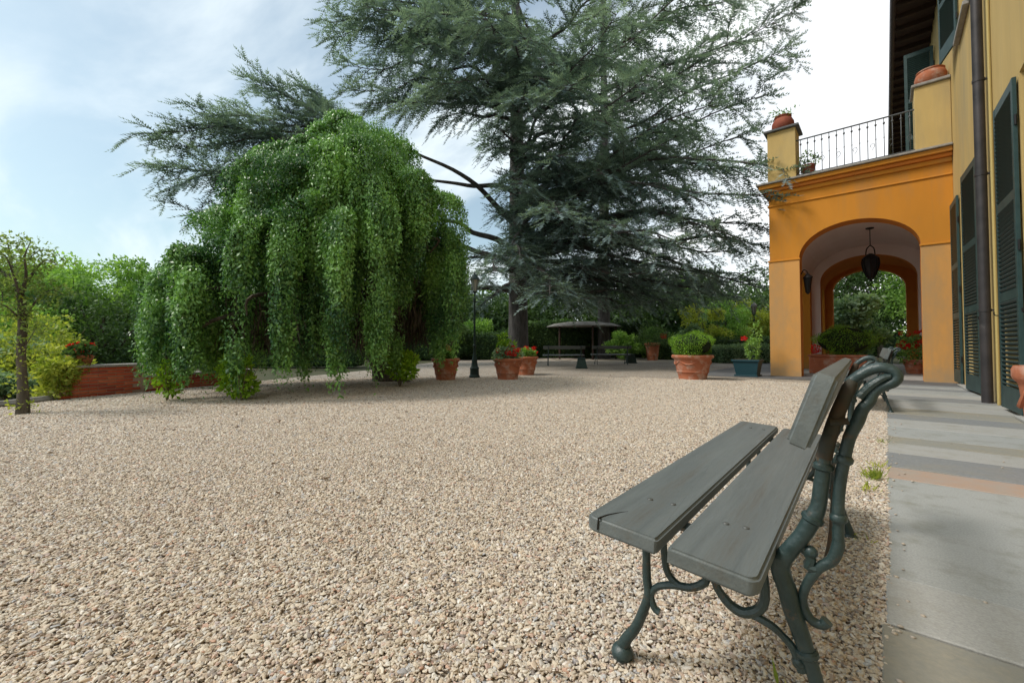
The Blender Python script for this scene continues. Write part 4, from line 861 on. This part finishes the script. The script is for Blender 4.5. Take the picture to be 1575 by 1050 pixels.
# ---- weeping tree
def weeping():
    rr=random.Random(21); base=Vector((-8.85,5.6,0)); t=thing('weeping_tree','broad weeping tree with green leafy curtains reaching the gravel','tree',base)
    # cascades: px of axis, top y, bottom y, half width px, depth
    C=[(560,205,470,52,7.9),(600,235,520,42,8.0),(505,225,420,48,7.7),(455,235,520,42,7.5),(640,260,440,40,8.4),(420,250,380,36,7.4),(405,300,470,42,7.2),(530,330,590,50,7.2),
       (575,420,588,40,7.4),(490,380,560,42,7.0),(440,370,608,36,6.7),(385,250,420,36,7.5),(365,270,460,34,7.6),(480,210,330,50,8.2),(540,185,300,52,8.4),(600,190,300,48,8.6),(345,330,520,34,7.3),
       (660,300,520,36,8.8),(690,330,545,32,9.0),(705,420,535,22,9.1),(670,420,560,34,9.4),(640,400,540,34,9.2),(625,300,460,36,8.6),
       (320,370,560,36,7.0),(290,390,600,36,6.7),(268,450,622,30,6.4),(245,450,590,26,6.6),(225,460,575,20,6.9),(300,440,610,34,6.5),(345,430,600,34,6.7),(262,420,530,32,7.2),(330,410,612,34,6.5),
       (370,400,618,30,6.5),(400,430,600,34,7.0),(520,400,600,40,7.0),(610,400,560,34,8.0),(235,480,600,22,6.9),(560,300,440,46,7.5),(590,340,500,40,7.6),(430,330,470,40,7.0),(380,350,520,36,7.2),(470,430,575,38,7.2),
       # rows behind
       (420,230,500,60,9.5),(520,200,520,70,9.8),(600,220,540,60,10),(350,350,590,60,8.8),(470,350,590,70,8.8),(560,380,590,60,9.0),(300,400,590,50,8.4),(640,320,560,45,9.9),(260,450,590,36,8.0),(400,450,600,60,8.2),(500,300,560,70,9.9)]
    P=[];D=[];Nn=[];Lf=[];T=[]
    wood=MB()
    wood.tube([(0,0,-.05),(-.05,-.1,.35),(-.15,-.45,1.2),(-.3,-.9,2.6),(-.35,-1.2,4.0),(-.3,-1.3,4.8)],[.34,.22,.19,.16,.12,.07],10,4)
    wood.tube([(0,0,0),(.3,.12,.05),(.75,.2,-.02)],[.2,.1,.03],8,3)
    strands=0
    apex=[at(550,225,8.3)-base,at(318,400,7.5)-base,at(640,280,8.9)-base]
    for ci,(px,yt,yb,hw,d) in enumerate(C):
        d+=(.38 if ci%2 else -.28) if ci<44 else .2; hw*=(.74 if ci<44 else .9); px+=rr.uniform(-4,4); yt+=(12 if yt<300 else -6); yb+=(22 if ci<44 and yb>540 else 8)
        top=at(px,yt,d)-base; bot=at(px,yb,d)-base; bot.z=max(bot.z,.03); Rw=hw/F*d*.95
        tint0=rr.uniform(-.12,.15); Lh=top.z-bot.z
        # bough: from the trunk up and over to the cascade top
        s=Vector((-.3,-1.1,min(4.3,max(1.8,top.z*.7)))); out0=Vector((top.x-s.x,top.y-s.y,0)); out0=out0.normalized() if out0.length>.1 else Vector((0,-1,0)); top_=top-out0*.3-Vector((0,0,.55)); m_=(s+top_)/2+Vector((0,0,.10))
        wood.tube([s,m_,top_,top_+Vector((rr.uniform(-.1,.1),-.1,-.3))],[.075,.05,.028,.012],6,4)
        out=Vector((top.x-s.x,top.y-s.y,0)); out=out.normalized() if out.length>.1 else Vector((0,-1,0))
        ap=apex[0] if px>350 else apex[1]
        if px>630: ap=apex[2]
        org=top.lerp(ap,.5); org.z=max(min(org.z,top.z+.85),top.z)+.03
        Rw*=.92; nst=int(120*(Rw/.5)*(1.1 if ci>=44 else 3.4)); 
        for k in range(nst):
            # start on a rounded cap, fall with a slight outward bow; lobes inside the cascade
            a=rr.uniform(0,2*PI); q=Rw*(1+.16*math.sin(a*3+ci)+.10*math.sin(a*5+2*ci))*rr.random()**.38; capz=-(q/Rw)**2*Rw*.75-rr.uniform(0,.12)
            ln=(Lh+capz)*(rr.uniform(.25,1.0)**.5)*(1-.30*min(1,q/Rw)**2)*(1.0 if rr.random()<.93 else 1.1)
            if rr.random()<.25: ln*=.55
            ln=max(.25,ln); strands+=1
            x0=top+Vector((q*math.cos(a),q*math.sin(a),capz*.45)); sw=Vector((rr.uniform(-.04,.04),rr.uniform(-.04,.04),0))
            taper=-.30*q/Rw
            nl=int(ln/.028)
            u=(np.arange(nl)+rng.random(nl))/max(nl,1)
            wav=rng.normal(0,.022,(nl,3)); 
            O_=org+Vector((q*math.cos(a)*.35,q*math.sin(a)*.35,rr.uniform(-.12,.05))); la=(x0-O_).length; tot=la+ln; nl=int(tot/.028)
            u=(np.arange(nl)+rng.random(nl))/max(nl,1); wav=rng.normal(0,.024,(nl,3))
            ua=np.clip(u*tot/max(la,.01),0,1)[:,None]; ub=np.clip((u*tot-la)/ln,0,1)
            Oa=np.array(O_); Xa=np.array(x0); cm=np.array([x0.x,x0.y,max(O_.z,x0.z)+.04])
            px_=Oa*(1-ua)**2+2*cm*ua*(1-ua)+Xa*ua**2+np.outer(ub,[math.cos(a)*taper*Rw+sw.x,math.sin(a)*taper*Rw+sw.y,-ln])+wav
            px_[:,0]+=out.x*.10*np.sin(ub*2.6); px_[:,1]+=out.y*.10*np.sin(ub*2.6)
            P.append(px_); dd=rng.normal(0,.55,(nl,3)); dd[:,2]-=.75; D.append(dd); nn=rng.normal(0,1,(nl,3)); nn*=.55; nn[:,:2]+=np.array([math.cos(a),math.sin(a)])*1.0; nn[:,2]+=.45; Nn.append(nn)
            Lf.append(rng.uniform(.035,.07,nl)); T.append(np.clip(.45+tint0+.18*(1-u)+rng.normal(0,.2,nl),0,1))
    P=np.concatenate(P);D=np.concatenate(D);Nn=np.concatenate(Nn);Lf=np.concatenate(Lf);T=np.concatenate(T)
    # hanging clumps: leaves gather where a slow 3D wave is high, gaps open where it is low
    x,y,z=P[:,0],P[:,1],P[:,2]
    wv=np.sin(5.1*x+2.3*np.sin(2.1*z)+1.0)+np.sin(4.3*y-1.7*np.sin(1.7*z+x))+.9*np.sin(3.4*z+2.9*x-2.2*y)+.6*np.sin(9.5*x+7.1*y+4.2*z)
    keep=rng.random(len(P))<np.clip(.62+.30*wv,.06,1)
    k=(P[:,2]>.01)&keep; P,D,Nn,Lf,T,wv=P[k],D[k],Nn[k],Lf[k],T[k],wv[k]
    T=np.clip(T+.07*wv,0,1); Lf=Lf*np.clip(1+.12*wv,.75,1.35)
    # bare inner twigs hanging under the canopy, added to block light and darken gaps
    nb=22000; ci=rng.integers(0,len(C),nb); Ca=np.array(C,float)[ci]
    tt=np.array([tuple(at(c[0],c[1]+40,c[4]+.25)-base) for c in C])[ci]; bb=np.array([tuple(at(c[0],min(c[2],590)-25,c[4]+.25)-base) for c in C])[ci]
    u=rng.random(nb)[:,None]; q=tt+(bb-tt)*u; hwm=Ca[:,3]/F*Ca[:,4]
    q[:,0]+=rng.normal(0,.30,nb)*hwm; q[:,1]+=rng.normal(0,.30,nb)*hwm; c0=np.array([-.3,-1.1]); q[:,:2]+=(c0-q[:,:2])*rng.uniform(.05,.5,nb)[:,None]
    q=q[q[:,2]>1.0]; nb=len(q); dd=rng.normal(0,.18,(nb,3)); dd[:,2]=-1
    v,f=quadleaves(q,dd,rnd_dir(nb,.1),rng.uniform(.2,.5,nb),rng.uniform(.012,.035,nb)); npmesh('inner_twigs',v,f,M['bark'],t,None,4)
    if len(P)>520000:
        s=rng.permutation(len(P))[:520000]; P,D,Nn,Lf,T=P[s],D[s],Nn[s],Lf[s]*1.1,T[s]
    tree_mesh_leaves(t,'crown',M['willow'],P,D,Nn,Lf,.46,T)
    wood.build('trunk',M['bark'],t)
weeping()
# lime green shoots at the foot of the weeping tree
def shoots(label,c,rad,n,ls,m='lime',name='young_shrub'):
    t=thing(name,label,'shrub',(c[0],c[1],0)); b=MB()
    for k in range(9):
        a=random.uniform(0,2*PI); q=random.uniform(.2,.9); b=MB().tube([(0,0,0),(rad[0]*.4*q*math.cos(a),rad[1]*.4*q*math.sin(a),c[2]*.6),(rad[0]*q*math.cos(a),rad[1]*q*math.sin(a),c[2]+rad[2]*.6)],[.012,.008,.003],5,3); b.build('stem',M['twig'],t)
    parts=[((random.uniform(-.6,.6)*rad[0],random.uniform(-.6,.6)*rad[1],c[2]+random.uniform(-.5,.6)*rad[2]),(rad[0]*.5,rad[1]*.5,rad[2]*.5),n//8,ls) for _ in range(8)]
    crown(t,'foliage',M[m],parts,.5); return t
c=at(372,560,6.5); shoots('fresh lime green shoots at the front foot of the weeping tree',(c.x,c.y,.36),(.36,.25,.30),1300,.085)
c=at(615,540,8.6); shoots('fresh lime green shoots at the right foot of the weeping tree',(c.x,c.y,.46),(.42,.3,.30),1700,.09)
c=at(258,560,6.5); shoots('pale green shoots at the left foot of the weeping tree',(c.x,c.y,.36),(.20,.16,.30),450,.08)

# ---- small gnarled tree at the left edge
def small_tree():
    rr=random.Random(4); t=thing('gnarled_tree','small gnarled tree with a leaning twisted trunk at the left edge','tree',(-7.96,0,0)); B=Vector((-7.96,0,0))
    tp=[Vector((0,0,-.02))]+[at(x,y,5.25)-B for x,y in ((35,595),(32,545),(35,495),(31,455),(22,432),(2,418),(-30,405))]
    b=MB().tube(tp,[.07,.050,.044,.046,.040,.032,.024,.010],9,4)
    ps=[]
    def br(i0,pts,r0):
        q=[tp[i0]]+[at(*p)-B for p in pts]; n=len(q); b.tube(q,[r0*(1-.85*k/(n-1)) for k in range(n)],6,4)
        for k in range(1,n):
            for h_ in (.35,1):
                e=q[k-1].lerp(q[k],h_)+Vector((rr.uniform(-.09,.09),rr.uniform(-.12,.12),rr.uniform(-.03,.07)))
                ps.append((tuple(e),(rr.uniform(.09,.17),rr.uniform(.09,.17),rr.uniform(.04,.09)),rr.randint(30,75),.042))
    br(4,((44,430,5.3),(58,410,5.3),(72,400,5.2),(90,408,5.2)),.022); br(4,((40,425,5.1),(38,395,5.0),(46,374,5.0)),.020); br(5,((18,408,5.3),(14,385,5.4),(10,366,5.4)),.018)
    br(3,((50,470,5.3),(66,452,5.4),(84,446,5.4),(98,455,5.4)),.014); br(6,((-8,400,5.2),(-20,378,5.2)),.014); br(5,((30,412,5.6),(56,388,5.8),(70,383,5.8)),.015)
    br(3,((18,478,5.1),(2,468,5.0),(-18,470,5.0)),.014); br(2,((46,520,5.2),(58,500,5.2)),.010); br(6,((-4,432,5.1),(4,452,5.1),(2,470,5.1)),.010); br(4,((26,440,5.0),(10,396,4.9),(-6,388,4.9)),.014)
    b.build('trunk',M['bark'],t); crown(t,'crown',leafmat('olive_leaves',(.10,.15,.045),(.32,.42,.13),.4),ps,.5)
    ps=[(tuple(tp[i].lerp(tp[i+1],q)),(.12,.12,.16),46,.05) for i in range(0,4) for q in (.1,.6)]
    crown(t,'climbing_leaves',M['leaf_yellow'],ps,.5)
small_tree()
# ---- shrubs of the left bed
for i,(px,py,d,r_,h_,m_,lb) in enumerate([(30,560,7.2,.65,1.05,'leaf_yellow','yellow-green shrub behind the gnarled tree trunk'),(85,560,7.4,.50,.85,'leaf_yellow','yellow-green shrub between the gnarled tree and the brick wall'),(96,592,6.72,.30,.62,'leaf_yellow','low yellowish shrub spilling over the brick wall under the red flowers'),
    (-30,580,7.0,.8,1.0,'leaf_blue','grey-green shrub cut by the left edge'),(60,515,9.2,.9,1.5,'leaf_yellow','taller yellow-leaved shrub behind the brick wall'),(5,600,6.6,.45,.45,'leaf_blue','low grey-green shrub on the bed edging')]):
    p_=at(px,py,d); shoots(lb,(p_.x,p_.y,h_*.5),(r_,r_,h_*.5),3000,.075,m_,'bed_shrub')
# ---- trees behind the brick wall
for i,(px,d,h_,sp,m_,n,lb) in enumerate([(60,15,4.0,2.6,'leaf_mid',15000,'round green tree behind the yellow shrubs at the left'),(120,16,4.4,2.8,'leaf_mid',17000,'tallest green tree behind the brick wall'),(185,17,3.6,2.5,'leaf_mid',13000,'green tree behind the brick wall next to the weeping tree'),
    (-20,15,3.8,2.8,'leaf_mid',9000,'green tree at the far left edge'),(235,20,3.6,2.8,'leaf_dark',9000,'dark tree half hidden by the left flank of the weeping tree'),(150,12,2.3,2.0,'leaf_dark',10000,'low dark bush right behind the brick wall'),(60,11,2.0,1.6,'leaf_mid',8000,'low green bush behind the pot with red flowers')]):
    p_=at(px,545,d); leafy_tree('garden_tree',lb,(p_.x,p_.y,-.4),h_+.4,sp,M[m_],n,.13 if d>13 else .1,30+i,.08,.14)
# ---- far belt: individual trees round the garden
belt=[(330,34,7,5),(420,36,7,5),(520,30,5.0,4),(600,27,4.0,3.5),(660,30,4.6,4),(720,34,5,4.5),(790,38,6,5),(860,40,7,5.5),(940,40,8,6),(1010,38,8,6),(1075,40,8,6),(1140,44,7,6),(1200,46,9,7)]
for i,(px,d,h_,sp) in enumerate(belt):
    p_=at(px,545,d); leafy_tree('far_tree',['dark','shaded','deep green'][i%3]+' tree of the belt behind the yard, '+['behind the left of the weeping tree','behind the weeping tree','behind the middle of the weeping tree','just right of the weeping tree trunk','behind the pot under the weeping tree','behind the lamp post','behind the cedar trunk','behind the pavilion','right of the pavilion','behind the far terracotta pot','behind the boxwood pot','behind the pale shrubs','behind the portico'][i],(p_.x,p_.y,-.3),h_,sp,M['leaf_dark'],9000,.34,60+i,.02,.2,'trees of the far belt',blobs=18)
# ---- hedges and shrubs along the back edge
def hedge(label,px0,px1,d,h_,dep,m_,n,ls,name='hedge'):
    a=at(px0,545,d);b_=at(px1,545,d); c=(a+b_)/2; t=thing(name,label,'hedge',(c.x,c.y,0)); ax=(b_-a); ax.z=0; Ln=ax.length; ax.normalize(); sd=Vector((-ax.y,ax.x,0))
    T=Matrix(((ax.x,sd.x,0,0),(ax.y,sd.y,0,0),(0,0,1,0),(0,0,0,1)))
    MB().cbox(-Ln/2+.12,Ln/2-.12,-dep/2+.12,dep/2-.12,0,h_-.1,.1,T).build('core',M['leaf_dark'],t)
    u=rng.random((n,3)); f=rng.integers(0,3,n); x=(u[:,0]-.5)*Ln; y=(u[:,1]-.5)*dep; z=u[:,2]*h_
    y=np.where(f==1,-dep/2+rng.normal(0,.05,n),y); z=np.where(f==0,h_+rng.normal(0,.04,n)+.05*np.sin(x*2.1),z); 
    P=np.outer(x,[ax.x,ax.y,0])+np.outer(y,[sd.x,sd.y,0])+np.outer(z,[0,0,1])
    tree_mesh_leaves(t,'foliage',M[m_],P,unit(rnd_dir(n)+np.array([0,0,.3])),rnd_dir(n),ls*rng.uniform(.7,1.3,n),.55,rng.random(n)); return t
hedge('low clipped pale-topped hedge right of the boxwood pot',1093,1178,20.5,.80,1.6,'leaf_blue',6000,.08)
hedge('dark hedge behind the pots and the lamp post',560,800,25,1.5,1.5,'leaf_dark',9000,.12)
hedge('long dark hedge behind the pavilion',800,1010,28,2.3,1.5,'leaf_dark',9000,.15)
hedge('dark hedge behind the low clipped hedge',1005,1200,25,1.25,1.4,'leaf_dark',7000,.11)
hedge('dark hedge far left behind the weeping tree',180,560,17,1.1,1.2,'leaf_dark',9000,.10)
for i,(px,d,h_,sp,m_,lb) in enumerate([(1085,26,3.3,1.6,'leaf_yellow','bright yellow-green shrub left of the second lamp post'),(1120,27,3.9,1.8,'leaf_mid','tall leafy shrub behind the second lamp post'),(1165,28,4.0,1.8,'leaf_yellow','yellow-green shrub touching the left pier of the portico in view'),(1065,22,1.9,1.0,'leaf_blue','grey-green shrub behind the boxwood pot'),
     (860,30,2.6,1.6,'leaf_mid','lit green shrub right of the cedar trunk'),(735,26,2.4,1.5,'leaf_mid','green shrub behind the lamp post'),(960,24,1.6,1.0,'leaf_mid','green shrub beside the far tapered box'),(690,24,2.2,1.4,'leaf_dark','dark shrub between the weeping tree and the lamp post'),(775,27,2.0,1.4,'leaf_dark','dark shrub just left of the cedar trunk'),(1015,26,1.9,1.3,'leaf_mid','rounded shrub behind the far terracotta pot')]):
    p_=at(px,545,d); leafy_tree('garden_shrub',lb,(p_.x,p_.y,0),h_,sp,M[m_],7000,.13,90+i,.02,.06,cat='shrub',blobs=12)
# ---- seen through the portico
for i,(x,y,h_,sp,m_,lb) in enumerate([(-.3,40,9,4.5,'leaf_dark','dark tree seen through the portico arch'),(2.2,36,8,4,'leaf_mid','green tree seen through the right of the portico arch'),(-3.2,42,9,4.5,'leaf_dark','dark tree beyond the left of the portico arch'),(1.5,44,9,5,'leaf_dark','rear tree closing the view through the portico')]):
    leafy_tree('garden_tree',lb,(x,y,0),h_,sp,M[m_],12000,.20,120+i,.05,.2)
leafy_tree('garden_shrub','pale silvery shrub seen through the portico arch above the boxwood',(-1.25,29,0),3.6,1.5,M['leaf_blue'],7000,.22,140,.05,.08,cat='shrub')
hedge('dark hedge closing the ground behind the portico',1255,1400,31,1.6,1.4,'leaf_dark',5000,.12)

# ---- weeds at the pavement edge and fallen bits on the gravel
def weeds():
    P=[];D=[];L_=[]
    for (x,y,n,s) in ((-.07,3.55,90,.07),(-.05,3.9,30,.05),(-.09,3.25,30,.05),(-.17,1.18,24,.06),(-.04,4.9,20,.05),(-.10,2.4,14,.04)):
        q=rng.normal(0,.035,(n,3)); q[:,2]=.004; q[:,0]*=.7; P.append(q+np.array([x,y,0])); d=rng.normal(0,.6,(n,3)); d[:,2]=1; D.append(d); L_.append(rng.uniform(.5,1.3,n)*s)
    P=np.concatenate(P);D=np.concatenate(D);L_=np.concatenate(L_); v,f=quadleaves(P,D,rnd_dir(len(P)),L_,L_*.12)
    o=npmesh('weeds',v,f,M['leaf_yellow'],None,np.repeat(rng.random(len(P)),4),4); tag(o,'small grass tufts growing at the pavement edge','grass',kind='stuff')
    n=2200; a=rng.random(n); P=np.stack([-8.6+rng.normal(0,2.2,n),4.2+rng.normal(0,2.6,n),np.full(n,.014)],1); 
    n2=520; P2=np.stack([rng.uniform(-8,0,n2),rng.uniform(.5,12,n2),np.full(n2,.016)],1); P=np.concatenate([P,P2]); P=P[(P[:,0]<-.2)&(P[:,0]>-9.4-(P[:,1])*.42)]; n=len(P)
    d=rnd_dir(n,.15); v,f=quadleaves(P,d,np.tile([0,0,1.],(n,1))+rng.normal(0,.3,(n,3)),rng.uniform(.02,.05,n),rng.uniform(.01,.025,n))
    o=npmesh('fallen_leaves',v,f,mat('dead_leaf',(.10,.06,.03),.9),None,None,4); tag(o,'small brown fallen leaves scattered on the gravel','leaves',kind='stuff')
weeds()
def strays():
    bm=bmesh.new(); bmesh.ops.create_icosphere(bm,subdivisions=1,radius=1); bm.verts.ensure_lookup_table(); V0=np.array([v.co[:] for v in bm.verts]); F0=np.array([[v.index for v in f.verts] for f in bm.faces]); bm.free()
    n=120; x=np.abs(rng.normal(0,.05,n))-.01; x[:14]=rng.uniform(0,.9,14); y=rng.uniform(.4,9,n)**1.0; sz=rng.uniform(.003,.008,n)
    V=V0[None]*(1+rng.normal(0,.16,(n,len(V0),3)))*np.stack([sz*1.2,sz,sz*.6],1)[:,None]; V=V+np.stack([x,y,.009+sz*.5],1)[:,None]
    F_=(F0[None]+(np.arange(n)*len(V0))[:,None,None]).reshape(-1,3)
    o=npmesh('stray_pebbles',V.reshape(-1,3),F_,mat('tan_pebble',(.50,.42,.33),.8,0,(.38,.34,.30),30),None,None,3); tag(o,'few stray pebbles lying on the stone pavement','gravel',kind='stuff')
strays()
